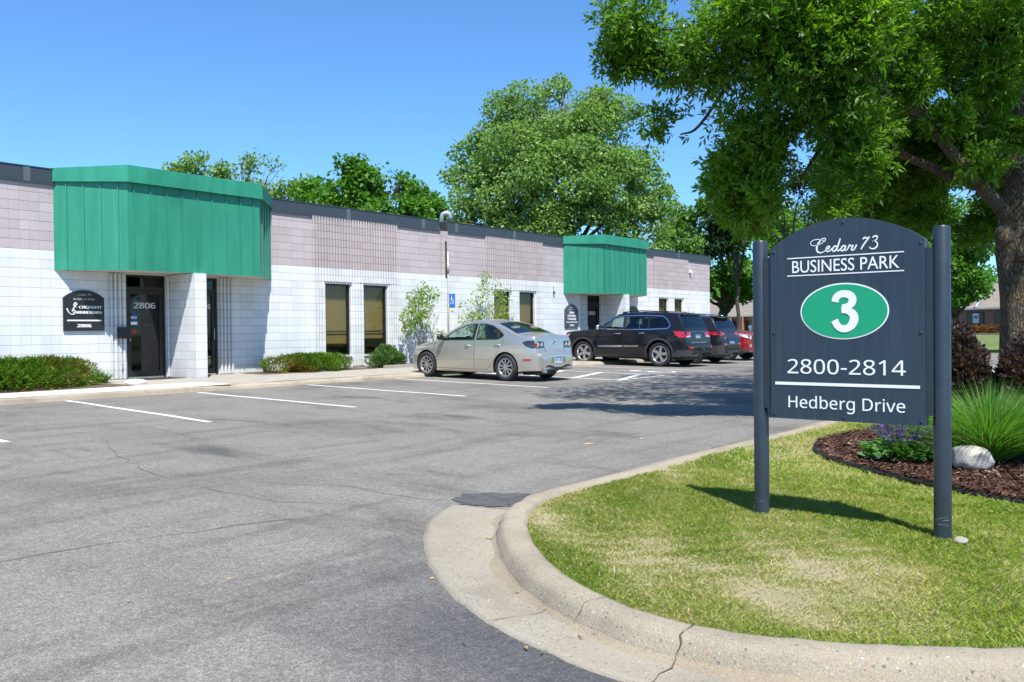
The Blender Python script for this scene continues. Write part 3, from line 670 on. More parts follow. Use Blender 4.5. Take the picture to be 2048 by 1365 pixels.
q.tube([(20.90 + .06 + .062 * math.cos(t), y, 2.045 + .062 * math.sin(t)) for t in np.linspace(2.2, 5.9, 12)], .009, 6); q.build('wheelchair_symbol', M['letter'], bs)
for z0, z1 in ((1.945, 1.955), (1.92, 1.926)): MB().box(20.84, 21.06, -.028, -.0255, z0, z1).build('rule', M['letter'], bs)
mt = MB().box(9.95, 11.0, -.75, -.08, -.022, -.006); tag(mt.build('doormat', M['rubber']), 'thin dark doormat lying in front of door 2806', 'doormat')
def rock_mesh(c, s, seed, sub=3, flat=.0):
    bm = bmesh.new(); bmesh.ops.create_icosphere(bm, subdivisions=sub, radius=1); r = np.random.default_rng(seed)
    P = np.array([v.co[:] for v in bm.verts]); n = vnoise(P, 2.2, seed) * .10 + vnoise(P, 5, seed + 1) * .05
    for d in r.normal(size=(9, 3)):
        d /= np.linalg.norm(d); t = r.uniform(.62, .86); k = P @ d - t; P = P - np.where(k > 0, k, 0)[:, None] * d * .85
    P = P * (1 + n * .5)[:, None]
    mb = MB(); mb.add([(c[0] + p[0] * s[0], c[1] + p[1] * s[1], c[2] + p[2] * s[2]) for p in P], [tuple(v.index for v in f.verts) for f in bm.faces], smooth=True); bm.free(); return mb
rockm = simple('pale_limestone', (.52, .48, .42), .85, 0, .28, 6, bmp=.9)
tag(rock_mesh((9.25, -1.75, .0), (.26, .12, .075), 5).build('flat_rock', simple('white_stone', (.78, .77, .74), .8, 0, .1, 6)), 'small flat white stone on the pavement left of door 2806', 'rock')

# ================================================================ BUSINESS PARK SIGN
sg_x = 5.83
sgn = empty('business_park_sign', (5.88, -17.6, -.30), 'dark slate arched entrance sign with white lettering and green oval number on two round posts', 'sign')
def slate():
    m, nt, p = newmat('slate_sign_paint'); co = coords(nt, 'World', (1, 6, .35))
    f = noise(nt, co, 5, 6, .6)
    L(nt, ramp(nt, f, [(.3, (.028, .045, .066)), (.62, (.037, .057, .081)), (.75, (.055, .076, .102))]), p.inputs['Base Color']); p.inputs['Roughness'].default_value = .42
    p.inputs['Specular IOR Level'].default_value = .25; return m
M['slate'] = slate()
M['post'] = simple('slate_post_paint', (.022, .032, .044), .38, 0, .18, 9, coat=.05)
P = arch_pts(-.497, .497, .385, 1.555, 1.728, 40); n = len(P)
fy = lambda u: -17.607 - u
mb = MB(); mb.add([(sg_x, fy(u), z) for u, z in P] + [(sg_x + .085, fy(u), z) for u, z in P], [tuple(range(n)), tuple(range(2 * n - 1, n - 1, -1))] + [(i, n + i, n + (i + 1) % n, (i + 1) % n) for i in range(n)])
pn = mb.build('panel', M['slate'], sgn)
AX, AY = (0, -1, 0), (0, 0, 1)
def st(t, size, u, z, off=0, width=None, name='lettering', **k):
    return text_mb(t, size, (sg_x - .0005, fy(u), z), AX, AY, off, .002, width=width, **k).build(name, M['letter'], pn)
def optima(t, u0, u1, z0, z1): return st(t, .1, (u0 + u1) / 2, z0, .0005, u1 - u0)
st('BUSINESS PARK', .118, .0, 1.382, -.0008, .692, plain=False)
st('2800-2814', .168, .0, .697, .0008, .765); st('Hedberg Drive', .138, -.0, .463, .0008, .755)
for z in (1.482, 1.363): MB().box(sg_x - .002, sg_x - .0002, fy(.378), fy(-.378), z - .0035, z + .0035).build('rule', M['letter'], pn)
mb = MB(); mb.box(sg_x - .0025, sg_x - .0002, fy(.468), fy(-.468), .617, .637); mb.build('rule', M['letter'], pn)
def ellipse(name, ru, rz, x, mat):
    k = 64; mb = MB(); pts = [(fy(ru * math.cos(t)), 1.115 + rz * math.sin(t)) for t in np.linspace(0, 2 * math.pi, k + 1)[:-1]]
    mb.add([(x, y, z) for y, z in pts] + [(sg_x - .0002, y, z) for y, z in pts], [tuple(range(k))] + [(i, k + i, k + (i + 1) % k, (i + 1) % k) for i in range(k)]); return mb.build(name, mat, pn)
ellipse('oval_border', .287, .186, sg_x - .002, M['letter']); ellipse('oval', .278, .177, sg_x - .0035, simple('sign_green', (.008, .33, .16), .45, 0, .03, 6))
# the bold numeral, traced as an outline: outer then inner edge
def catmull(pts, n=6):
    P = [np.array(p, float) for p in pts]; P = [2 * P[0] - P[1]] + P + [2 * P[-1] - P[-2]]; out = []
    for i in range(1, len(P) - 2):
        for t in np.linspace(0, 1, n, endpoint=False):
            a, b, c, d = P[i - 1:i + 3]; out.append(.5 * ((2 * b) + (-a + c) * t + (2 * a - 5 * b + 4 * c - d) * t * t + (-a + 3 * b - 3 * c + d) * t ** 3))
    out.append(P[-2]); return out
def ribbon(pts, wd, x, mb, n=6):
    W = catmull([(w_, 0) for w_ in wd], n) if hasattr(wd, '__len__') else None
    Q = catmull(pts, n); vs = []
    for i, q in enumerate(Q):
        d = Q[min(i + 1, len(Q) - 1)] - Q[max(i - 1, 0)]; d /= np.linalg.norm(d) + 1e-9; h = (W[i][0] if W else wd) / 2
        for s in (-1, 1): vs.append((x, fy(q[0] - d[1] * h * s), q[1] + d[0] * h * s))
    mb.add(vs, [(2 * i, 2 * i + 1, 2 * i + 3, 2 * i + 2) for i in range(len(Q) - 1)])
mb = MB()
ribbon([(-.054, 1.176), (-.045, 1.206), (-.020, 1.226), (.010, 1.229), (.042, 1.220), (.060, 1.196), (.056, 1.168), (.038, 1.150), (.012, 1.141), (-.008, 1.140)], [.046, .046, .046, .047, .050, .050, .048, .044, .040, .038], sg_x - .006, mb)
ribbon([(-.012, 1.121), (.012, 1.122), (.044, 1.110), (.066, 1.088), (.069, 1.055), (.052, 1.020), (.022, 1.001), (-.012, 1.001), (-.040, 1.022), (-.056, 1.056)], [.040, .042, .048, .054, .056, .052, .048, .047, .046, .047], sg_x - .0068, mb)
mb.build('bold_numeral', M['letter'], pn)
# script line
SCR = {'C': [(-0.1165, 1.5801), (-0.1418, 1.5947), (-0.1737, 1.5996), (-0.2028, 1.5928), (-0.2158, 1.577), (-0.2062, 1.5622), (-0.1804, 1.5591), (-0.1484, 1.5677), (-0.1228, 1.585), (-0.1138, 1.597), (-0.1227, 1.6041), (-0.1418, 1.5972), (-0.1611, 1.575), (-0.1728, 1.5471), (-0.171, 1.5227), (-0.1551, 1.5095), (-0.1328, 1.5125), (-0.1105, 1.525)],
       'e': [(-0.1105, 1.525), (-0.0927, 1.5365), (-0.0901, 1.5478), (-0.0989, 1.5496), (-0.1091, 1.5364), (-0.1105, 1.5206), (-0.1011, 1.5136), (-0.0853, 1.5189), (-0.0695, 1.5337)],
       'd': [(-0.04, 1.543), (-0.0537, 1.5465), (-0.0663, 1.5335), (-0.0696, 1.5179), (-0.0602, 1.5128), (-0.0445, 1.5244), (-0.0319, 1.55)], 'd2': [(-0.0173, 1.5961), (-0.03, 1.5562), (-0.0401, 1.5266), (-0.0352, 1.5137), (-0.0227, 1.5192), (-0.0115, 1.5297)],
       'a': [(0.0158, 1.5429), (0.0022, 1.5451), (-0.0115, 1.531), (-0.0134, 1.516), (-0.0042, 1.5117), (0.0095, 1.5245), (0.0176, 1.5434)], 'a2': [(0.0189, 1.5452), (0.012, 1.525), (0.0131, 1.5143), (0.0236, 1.5161), (0.036, 1.5328)],
       'r': [(0.036, 1.5328), (0.0428, 1.5473), (0.0501, 1.5411), (0.0648, 1.5445), (0.0605, 1.5342), (0.0543, 1.5178), (0.0603, 1.5111), (0.0726, 1.519), (0.0879, 1.5466)],
       '7': [(0.1273, 1.5778), (0.1382, 1.5894), (0.1501, 1.5841), (0.1692, 1.5901), (0.1482, 1.5652), (0.1271, 1.5358), (0.1149, 1.5137)],
       '3': [(0.187, 1.5857), (0.2019, 1.5937), (0.2166, 1.5908), (0.2148, 1.5756), (0.2005, 1.5619), (0.1898, 1.559), (0.2076, 1.5577), (0.2181, 1.5417), (0.2103, 1.5208), (0.1896, 1.513), (0.173, 1.5172), (0.1707, 1.5266)]}
mb = MB()
for i, (k, pts) in enumerate(SCR.items()):
    wds = [.0060 + .0042 * abs(math.sin(j * .9 + .5)) for j in range(len(pts))]
    if k in ('C',): wds = [.0048] * 8 + [.0055, .006, .006, .0075, .0115, .012, .0115, .009, .0065, .005]
    ribbon(pts, wds, sg_x - .0015 - .00015 * i, mb, 8)
mb.build('script_lettering', M['letter'], pn)
for u, z in [(-.475, .41), (.475, .41), (-.475, 1.53), (.475, 1.53), (0, 1.70), (0, .41), (-.475, .97), (.475, .97)]: MB().tube([(sg_x - .004, fy(u), z), (sg_x + .01, fy(u), z)], .008, 8).build('bolt', M['black'], pn)
for (yc, ztop) in ((-17.012, 1.622), (-18.19, 1.632)):
    mb = MB(); r = .0515; prof = [(-.55, r), (ztop - .012, r), (ztop, r - .006)]; k = 28; vs = []
    for z, rr in prof: vs += [(5.885 + rr * math.cos(2 * math.pi * i / k), yc + rr * math.sin(2 * math.pi * i / k), z) for i in range(k)]
    mb.add(vs, [(j * k + i, j * k + (i + 1) % k, (j + 1) * k + (i + 1) % k, (j + 1) * k + i) for j in range(2) for i in range(k)], smooth=True); mb.add(vs[2 * k:], [tuple(range(k))])
    po = mb.build('post', M['post'], sgn)
    sc_ = MB(); rr = random.Random(int(-yc * 100))
    for i in range(6 if yc < -17.6 else 3):
        a = rr.uniform(2.6, 4.0); z = -.24 + rr.uniform(0, .06); l_ = rr.uniform(.006, .03)
        vs = [];
        for t in (0, .5, 1): aa = a + (t - .5) * l_ / r * 1.6; vs += [(5.885 + (r + .0008) * math.cos(aa), yc + (r + .0008) * math.sin(aa), z + t * .004), (5.885 + (r + .0008) * math.cos(aa), yc + (r + .0008) * math.sin(aa), z + t * .004 + rr.uniform(.001, .003))]
        sc_.add(vs, [(0, 2, 3, 1), (2, 4, 5, 3)])
    sc_.build('scuff', M['galv'], po)
    mb = MB()
    mb.box(5.845, 5.92, min(yc, -17.6) + .04 if yc < -17.6 else -17.11, -18.10 if yc < -17.6 else yc - .04, .45, 1.5); mb.build('side_bracket', M['post'], sgn)
tag(rock_mesh((5.83, -18.30, -.30), (.055, .045, .022), 9).build('concrete_lump', simple('footing_concrete', (.27, .25, .21), .9, 0, .2, 12)), 'small pale lump of concrete at the foot of the right sign post', 'concrete')
# ================================================================ VEHICLES
def paint(name, col, metal=.0, rough=.3, flake=.0, dirt=.35, coat=1.0):
    m, nt, p = newmat(name); co = coords(nt, 'Object')
    f = noise(nt, co, 260, 2); g = noise(nt, co, 1.6, 5)
    a = tuple(c * (1 - flake) for c in col); b = tuple(c * (1 + flake) for c in col)
    base = ramp(nt, f, [(.3, a), (.7, b)])
    s = N(nt, 'ShaderNodeSeparateXYZ'); L(nt, co, s.inputs[0])
    d = N(nt, 'ShaderNodeMapRange'); L(nt, s.outputs[2], d.inputs[0]); d.inputs[1].default_value = .75; d.inputs[2].default_value = .2; d.inputs[3].default_value = 0; d.inputs[4].default_value = dirt
    base = mix(nt, math_(nt, 'MULTIPLY', d.outputs[0], g), base, (.20, .17, .13))
    L(nt, base, p.inputs['Base Color']); p.inputs['Metallic'].default_value = metal; p.inputs['Roughness'].default_value = rough
    p.inputs['Coat Weight'].default_value = coat; p.inputs['Coat Roughness'].default_value = .04; p.inputs['Specular IOR Level'].default_value = .1
    return m
M['silver'] = paint('champagne_paint', (.61, .575, .495), .78, .31, .05, .15)
M['blackpaint'] = paint('black_paint', (.009, .010, .014), .0, .3, .15, .0, .65)
M['greypaint'] = paint('charcoal_paint', (.014, .015, .018), .05, .3, .12, .0, .65)
M['redpaint'] = paint('red_paint', (.26, .012, .02), .1, .3, .12, .1)
M['chrome'] = simple('chrome', (.75, .75, .76), .12, 1, .03, 6)
M['alloy'] = simple('alloy_rim', (.52, .52, .53), .3, .85, .08, 8)
M['brake'] = simple('brake_disc', (.07, .065, .06), .6, .5, .2, 12)
M['lens_red'] = simple('red_lens', (.42, .008, .010), .12, 0, .1, 40, coat=1)
M['lens_clear'] = simple('clear_lens', (.55, .56, .58), .1, .3, .3, 60, coat=1)
M['lens_smoke'] = simple('smoked_lens', (.035, .036, .040), .08, .2, .3, 50, coat=1)
M['amber'] = simple('amber_lens', (.62, .17, .02), .15, 0, .1, 30, coat=1)
M['plate'] = simple('plate_face', (.55, .60, .66), .4, 0, .06, 20)
M['plate_blue'] = simple('plate_band', (.05, .20, .45), .4, 0, .1, 20)
M['seat_beige'] = simple('beige_cloth', (.36, .33, .27), .9, 0, .1, 20)
M['seat_dark'] = simple('dark_cloth', (.03, .03, .032), .9, 0, .2, 20)
M['mirror'] = simple('mirror_glass', (.6, .65, .7), .05, 1, .02, 5)
M['cladding'] = simple('grey_cladding', (.035, .036, .038), .6, 0, .12, 12)

def inpoly(x, y, P):
    c = False; j = len(P) - 1
    for i in range(len(P)):
        if (P[i][1] > y) != (P[j][1] > y) and x < (P[j][0] - P[i][0]) * (y - P[i][1]) / (P[j][1] - P[i][1]) + P[i][0]: c = not c
        j = i
    return c
def nearest(x, y, P):
    best = (9, x, y)
    for i in range(len(P)):
        ax, ay = P[i]; bx, by = P[(i + 1) % len(P)]; dx, dy = bx - ax, by - ay; l = dx * dx + dy * dy
        t = max(0, min(1, ((x - ax) * dx + (y - ay) * dy) / (l + 1e-12))); qx, qy = ax + dx * t, ay + dy * t; d = math.hypot(qx - x, qy - y)
        if d < best[0]: best = (d, qx, qy)
    return best
def arc_len_resample(P, ds):
    P = np.array(P); out = [P[0]]; acc = 0
    d = np.hypot(*np.diff(P, axis=0).T); s = np.concatenate([[0], np.cumsum(d)]); n = int(s[-1] / ds)
    t = np.linspace(0, s[-1], n); return np.stack([np.interp(t, s, P[:, 0]), np.interp(t, s, P[:, 1])], 1)
def smooth_curve(P, n=10):
    return np.array(catmull(P, n))

class Car:
    """local axes: x runs from the front axle backwards, y across, z up; S holds the measured outline"""
    def __init__(s, name, label, S, cat='car', group='cars parked along the building'):
        s.S = S; s.root = empty(name, (0, 0, 0), label, cat, group); s.H = max(p[1] for p in S['prof'])
        s.prof = arc_len_resample(smooth_curve(S['prof'], 8), .03)
        for i in range(1, len(s.prof)):
            if s.prof[i, 0] <= s.prof[i - 1, 0] + 4e-4: s.prof[i, 0] = s.prof[i - 1, 0] + 4e-4
        pc = smooth_curve(S['plan'], 6); o = np.argsort(pc[:, 0]); s.plan = pc[o]
        s.body()
    def W(s, x): return float(np.interp(x, s.plan[:, 0], s.plan[:, 1]))
    def zb(s, x): return float(np.interp(x, [p[0] for p in s.S['belt']], [p[1] for p in s.S['belt']]))
    def zbot(s, x): return float(np.interp(x, [p[0] for p in s.S['bot']], [p[1] for p in s.S['bot']]))
    def hw(s, x, z):
        W = s.W(x); zb = s.zb(x); zm = zb * .62
        if z <= zb:
            y = W - .055 * max(0, (zm - z) / zm) ** 2 - .05 * max(0, (z - zm) / (zb - zm)) ** 2
            # character crease below the shoulder
            y += .010 * math.exp(-((z - zb * .84) / .035) ** 2)
            return y
        y0 = W - .05; t = (z - zb) / (s.H - zb)
        return y0 - s.S['tumble'] * (t * .75 + .25 * t * t)
    def body(s):
        S = s.S; xs = s.prof[:, 0]; Ts = s.prof[:, 1]; n = len(xs)
        NS, NC, NT = 34, 5, 9; rings = []; K = NS + NC + NT
        for i in range(n):
            x, T = xs[i], Ts[i]; B = s.zbot(x); T = max(T, B + .03)
            cab = min(1, max(0, (T - s.zb(x)) / (s.H - s.zb(x))))
            r = min(S.get('rc', .07) + .03 * cab, (T - B) * .45); zs = np.linspace(B, T - r, NS); pts = [(x, s.hw(x, z), z) for z in zs]
            ys = pts[-1][1]; ry = min(r * 1.25, ys * .5)
            for k in range(1, NC + 1): a = math.pi / 2 * k / NC; pts.append((x, ys - ry * (1 - math.cos(a)), T - r + r * math.sin(a)))
            yt = ys - ry
            for k in range(1, NT + 1): y = yt * (1 - k / NT); pts.append((x, y, T + S.get('crown', .035) * (1 - (y / yt) ** 2)))
            rings.append(pts)
        s.rings = np.array(rings); s.NS, s.NC, s.NT, s.K = NS, NC, NT, K
        V = {}; verts = []
        def vid(i, k, sd):
            if k == K - 1: sd = 0
            q = (i, k, sd)
            if q not in V:
                p = s.rings[i, k].copy(); p[1] *= (-1 if sd == 0 else 1); 
                if k == K - 1: p[1] = 0
                V[q] = len(verts); verts.append(p)
            return V[q]
        groups = {'body': []}
        wins = S['windows']; arch = S['arch']
        snap = {}
        def classify(i, k):
            c = (s.rings[i, k] + s.rings[i + 1, k] + s.rings[i, k + 1] + s.rings[i + 1, k + 1]) / 4; x, z = c[0], c[2]
            if k < NS - 1:
                for ax in arch['x']:
                    if math.hypot(x - ax, z - arch['z']) < arch['r']: return 'arch'
                for wi, P in enumerate(wins):
                    if inpoly(x, z, P): return 'side%d' % wi
            a = S['ws']; b = S['rw']
            if k >= NS + NC - 2 and a[0] <= x <= a[1] and z > s.zb(x) * .95: return 'windshield'
            if k >= NS + NC - 1 and b[0] <= x <= b[1] and z > b[2]: return 'rear_window'
            if z < s.low(x) and k < NS: return 'trim'
            return 'body'
        cl = [[classify(i, k) for k in range(K - 1)] for i in range(n - 1)]
        # snap edge vertices of the openings onto their true outline
        for i in range(n):
            for k in range(NS):
                near = {cl[a][b] for a in (i - 1, i) for b in (k - 1, k) if 0 <= a < n - 1 and 0 <= b < K - 1}
                if len(near) > 1:
                    x, _, z = s.rings[i, k]
                    for g in near:
                        if g == 'arch' and z > s.zbot(x) + .02:
                            ax = min(arch['x'], key=lambda q: abs(q - x)); d = math.hypot(x - ax, z - arch['z'])
                            f = arch['r'] / max(d, 1e-6); nx, nz = ax + (x - ax) * f, arch['z'] + (z - arch['z']) * f
                            if math.hypot(nx - x, nz - z) < .045: snap[(i, k)] = (nx, nz)
                        elif g.startswith('side'):
                            d, nx, nz = nearest(x, z, wins[int(g[4:])])
                            if d < .05: snap[(i, k)] = (nx, nz)
        for (i, k), (nx, nz) in snap.items(): s.rings[i, k] = (nx, s.hw(nx, nz), nz)
        for i in range(n - 1):
            for k in range(K - 1):
                g = cl[i][k]
                for sd in (0, 1):
                    f = [vid(i, k, sd), vid(i + 1, k, sd), vid(i + 1, k + 1, sd), vid(i, k + 1, sd)]
                    if sd == 1: f = f[::-1]
                    f2 = [q for j, q in enumerate(f) if q != f[j - 1]]
                    if len(f2) < 3: continue
                    key = g if g in ('body', 'trim', 'arch', 'windshield', 'rear_window') else g + ('L' if sd == 0 else 'R')
                    groups.setdefault(key, []).append(f2)
        # floor and end caps
        def mesh(name, fs, mats, mi=None, parent=s.root):
            used = sorted({q for f in fs for q in f}); mp = {q: j for j, q in enumerate(used)}; mb = MB()
            mb.add([verts[q] for q in used], [tuple(mp[q] for q in f) for f in fs], smooth=True)
            if mi: mb.m = mi
            return mb.build(name, mats, parent, local=True)
        fs = groups['body'] + groups.get('trim', []); mi = [0] * len(groups['body']) + [1] * len(groups.get('trim', []))
        for i in range(n - 1):
            if cl[i][0] != 'arch': fs.append([vid(i, 0, 0), vid(i, 0, 1), vid(i + 1, 0, 1), vid(i + 1, 0, 0)]); mi.append(1)
        for i, fl in ((0, 0), (n - 1, 1)):
            f = [vid(i, k, 0) for k in range(K)] + [vid(i, k, 1) for k in range(K - 2, -1, -1)]
            fs.append(f if fl else f[::-1]); mi.append(0)
        s.body_o = mesh('body', fs, [S['paint'], S['trim']], mi)
        gm = S['glass']
        mesh('windshield', groups['windshield'], S.get('wsglass', M['car_glass'])); mesh('rear_window', groups['rear_window'], S.get('rwglass', gm))
        for g in sorted(groups):
            if g.startswith('side'): mesh('side_window', groups[g], S['wglass'][int(g[4:-1])])
        # inner wheel houses
        a = arch
        for ax in a['x']:
            for sd in (-1, 1):
                mb = MB(); yo = s.hw(ax, a['z'] + a['r'] * .7) - .015; yi = .42; vs = []; m = 18
                for j in range(m + 1):
                    t = math.pi * (-.12 + 1.24 * j / m); p = (ax + a['r'] * math.cos(t), a['z'] + a['r'] * math.sin(t))
                    vs += [(p[0], sd * (s.hw(p[0], p[1]) - .006), p[1]), (p[0], sd * yi, p[1])]
                mb.add(vs, [(2 * j, 2 * j + 1, 2 * j + 3, 2 * j + 2) for j in range(m)]); mb.add([vs[2 * j + 1] for j in range(m + 1)], [tuple(range(m + 1))]); mb.build('wheel_housing', M['black'], s.root, local=True)
    def low(s, x): return float(np.interp(x, [p[0] for p in s.S['low']], [p[1] for p in s.S['low']]))
    # pieces laid on the side / ends
    def sidept(s, x, z, sd=-1, off=.004): return (x, sd * (s.hw(x, z) + off), z)
    def side_patch(s, name, P, mat, off=.005, both=True, mb=None, sides=(-1, 1)):
        m = mb or MB()
        for sd in sides:
            Q = []
            for i in range(len(P)):
                a, b = P[i], P[(i + 1) % len(P)]; k = max(1, int(math.dist(a, b) / .05)); Q += [(a[0] + (b[0] - a[0]) * t / k, a[1] + (b[1] - a[1]) * t / k) for t in range(k)]
            n = len(Q); cx = sum(q[0] for q in Q) / n; cz = sum(q[1] for q in Q) / n
            o = [s.sidept(cx, cz, sd, off)] + [s.sidept(x, z, sd, off) for x, z in Q]; i_ = [s.sidept(x, z, sd, -.02) for x, z in Q]
            f = [(0, 1 + i, 1 + (i + 1) % n) for i in range(n)] + [(1 + i, 1 + n + i, 1 + n + (i + 1) % n, 1 + (i + 1) % n) for i in range(n)]
            m.add(o + i_, f if sd < 0 else [q[::-1] for q in f])
        if mb is not None or name is None: return m
        for sd in sides: s.side_patch(None, P, None, off, sides=(sd,)).build(name, mat, s.root, local=True)
    def strip(s, mb, P, w=.004, off=.0015, sides=(-1, 1), closed=False):
        Q = []
        for a, b in zip(P[:-1], P[1:]):
            k = max(1, int(math.dist(a, b) / .05)); Q += [(a[0] + (b[0] - a[0]) * i / k, a[1] + (b[1] - a[1]) * i / k) for i in range(k)]
        Q.append(P[-1])
        for sd in sides:
            vs = []
            for i, q in enumerate(Q):
                a = Q[max(i - 1, 0)]; b = Q[min(i + 1, len(Q) - 1)]; d = Vector((b[0] - a[0], b[1] - a[1])).normalized()
                vs += [s.sidept(q[0] - d.y * w, q[1] + d.x * w, sd, off), s.sidept(q[0] + d.y * w, q[1] - d.x * w, sd, off)]
            f = [(2 * i, 2 * i + 1, 2 * i + 3, 2 * i + 2) for i in range(len(Q) - 1)]
            mb.add(vs, f if sd > 0 else [g[::-1] for g in f], smooth=True)
        return mb
    def endx(s, y, z, rear=True):
        """x of the rear (or front) surface at y, z"""
        X = s.prof[:, 0]; T = s.prof[:, 1]; h = len(X) // 2
        if rear:
            idx = np.where(T[h:] >= z - .004)[0]; xp = X[h + idx[-1]] if len(idx) else X[-1]
            pl = s.plan[s.plan[:, 0] > s.plan[:, 0].mean()]
        else:
            idx = np.where(T[:h] >= z - .004)[0]; xp = X[idx[0]] if len(idx) else X[0]
            pl = s.plan[s.plan[:, 0] < s.plan[:, 0].mean()]
        lo_, hi_ = (float(pl[:, 0].min()), float(pl[:, 0].max()))
        def ok(x): return s.hw(x, z) >= abs(y)
        a, b = (lo_, hi_) if rear else (hi_, lo_)
        if ok(b): xc = b
        else:
            for _ in range(24):
                m = (a + b) / 2
                if ok(m): a = m
                else: b = m
            xc = a
        return min(xp, xc) if rear else max(xp, xc)
    def end_patch(s, name, P, mat, off=.006, rear=True, mb=None, parent=None, fine=True):
        m = mb or MB(); Q = []
        for i in range(len(P)):
            a, b = P[i], P[(i + 1) % len(P)]; k = max(1, int(math.dist(a, b) / .06))
            Q += [(a[0] + (b[0] - a[0]) * t / k, a[1] + (b[1] - a[1]) * t / k) for t in range(k)]
        d = off if rear else -off; n = len(Q); cy = sum(q[0] for q in Q) / n; cz = sum(q[1] for q in Q) / n
        vs = [(s.endx(cy, cz, rear) + d, cy, cz)] + [(s.endx(y, z, rear) + d, y, z) for y, z in Q] + [(s.endx(y, z, rear) - d * 4, y, z) for y, z in Q]
        f = [(0, 1 + i, 1 + (i + 1) % n) for i in range(n)] + [(1 + i, 1 + n + i, 1 + n + (i + 1) % n, 1 + (i + 1) % n) for i in range(n)]
        m.add(vs, f); return m if mb is not None else m.build(name, mat, parent or s.root, local=True)
    def wheels(s, r, wid, rim_r, track, spokes, twin=False, rimmat=None, dark=False):
        base = None
        for ax in s.S['arch']['x']:
            for sd in (-1, 1):
                if base is None:
                    k = 40; prof = [(rim_r, -wid * .36), (rim_r + .012, -wid * .46), (r - .05, -wid * .52), (r - .012, -wid * .44), (r, -wid * .3), (r, wid * .3), (r - .012, wid * .44), (r - .05, wid * .5), (rim_r, wid * .42)]
                    mb = MB(); vs = [(a * math.cos(2 * math.pi * i / k), y, a * math.sin(2 * math.pi * i / k)) for a, y in prof for i in range(k)]
                    mb.add(vs, [(j * k + i, (j + 1) * k + i, (j + 1) * k + (i + 1) % k, j * k + (i + 1) % k) for j in range(len(prof) - 1) for i in range(k)], smooth=True)
                    ty = mb.build('wheel', M['rubber'], s.root, local=True)
                    rm = MB(); pr = [(rim_r + .004, -wid * .37), (rim_r - .012, -wid * .40), (rim_r - .03, -wid * .36), (rim_r - .032, wid * .1)]
                    vs = [(a * math.cos(2 * math.pi * i / k), y, a * math.sin(2 * math.pi * i / k)) for a, y in pr for i in range(k)]
                    rm.add(vs, [(j * k + i, (j + 1) * k + i, (j + 1) * k + (i + 1) % k, j * k + (i + 1) % k) for j in range(len(pr) - 1) for i in range(k)], smooth=True)
                    hub = [(rim_r * .24 * math.cos(t), -wid * .36, rim_r * .24 * math.sin(t)) for t in np.linspace(0, 2 * math.pi, 17)[:-1]]
                    rm.add(hub + [(x * 1.1, -wid * .2, z * 1.1) for x, y, z in hub], [tuple(range(16))] + [(i, 16 + i, 16 + (i + 1) % 16, (i + 1) % 16) for i in range(16)])
                    for q in range(spokes):
                        a = 2 * math.pi * q / spokes + .3
                        for da in ((-.24, .24) if twin else (0,)):
                            w0, w1 = (rim_r * .06, rim_r * .085) if twin else (rim_r * .13, rim_r * .17)
                            u0, u1 = Vector((math.cos(a + da * .8), 0, math.sin(a + da * .8))), Vector((math.cos(a + da * 1.25), 0, math.sin(a + da * 1.25)))
                            p0, p1 = u0 * rim_r * .18, u1 * (rim_r - .015); t = Vector((-math.sin(a), 0, math.cos(a))); yo0, yo1 = -wid * .375, -wid * .365
                            rm.add([p0 + t * w0 + Vector((0, yo0, 0)), p0 - t * w0 + Vector((0, yo0, 0)), p1 - t * w1 + Vector((0, yo1, 0)), p1 + t * w1 + Vector((0, yo1, 0)),
                                    p0 + t * w0 * 1.3 + Vector((0, yo0 + .04, 0)), p0 - t * w0 * 1.3 + Vector((0, yo0 + .04, 0)), p1 - t * w1 * 1.2 + Vector((0, yo1 + .04, 0)), p1 + t * w1 * 1.2 + Vector((0, yo1 + .04, 0))],
                                   [(0, 1, 2, 3), (0, 4, 5, 1), (2, 6, 7, 3), (1, 5, 6, 2), (0, 3, 7, 4)])
                    ri = rm.build('rim', rimmat or M['alloy'], ty, local=True)
                    bd = MB(); dk = [((rim_r - .02) * math.cos(t), -wid * .12, (rim_r - .02) * math.sin(t)) for t in np.linspace(0, 2 * math.pi, 33)[:-1]]; bd.add(dk, [tuple(range(32))]); bk = bd.build('brake', M['black'], ty, local=True)
                    base = (ty, ri, bk); objs = base
                else:
                    t2 = base[0].copy(); COL.objects.link(t2); objs = [t2]
                    for c in base[1:]: c2 = c.copy(); COL.objects.link(c2); c2.parent = t2
                o = objs[0]; o.location = (ax, sd * (track / 2), r); o.rotation_euler = (0, random.uniform(0, 1), math.pi if sd > 0 else 0)
    def seats(s, mat, x1, x2, zs, hh, yw=.36, rear=True):
        def cushion(x, y, wd, zb, zt, lean=.12):
            mb = MB()
            P = [(x - .45, zb - .18), (x - .45, zb), (x - .02, zb - .02), (x + lean, zt), (x + lean + .10, zt), (x + .14, zb - .18)]
            n = len(P); mb.add([(a, y - wd, b) for a, b in P] + [(a, y + wd, b) for a, b in P], [tuple(range(n))[::-1], tuple(range(n, 2 * n))] + [(i, (i + 1) % n, n + (i + 1) % n, n + i) for i in range(n)])
            mb.box(x + lean + .0, x + lean + .09, y - .12, y + .12, zt - .01, zt + .20); mb.build('seat', mat, s.root, local=True)
        for y in (-yw, yw): cushion(x1, y, .24, zs, zs + hh)
        if rear:
            for y in (-yw, yw): cushion(x2, y, .30, zs, zs + hh * .92)
        d = MB(); d.box(x1 - 1.05, x1 - .70, -s.W(x1) + .18, s.W(x1) - .18, zs - .1, zs + .32); d.tube([(x1 - .62 + .07 * math.sin(t), -yw + .18 * math.cos(t), zs + .30 + .17 * math.sin(t)) for t in np.linspace(0, 2 * math.pi, 20)], .016, 6)
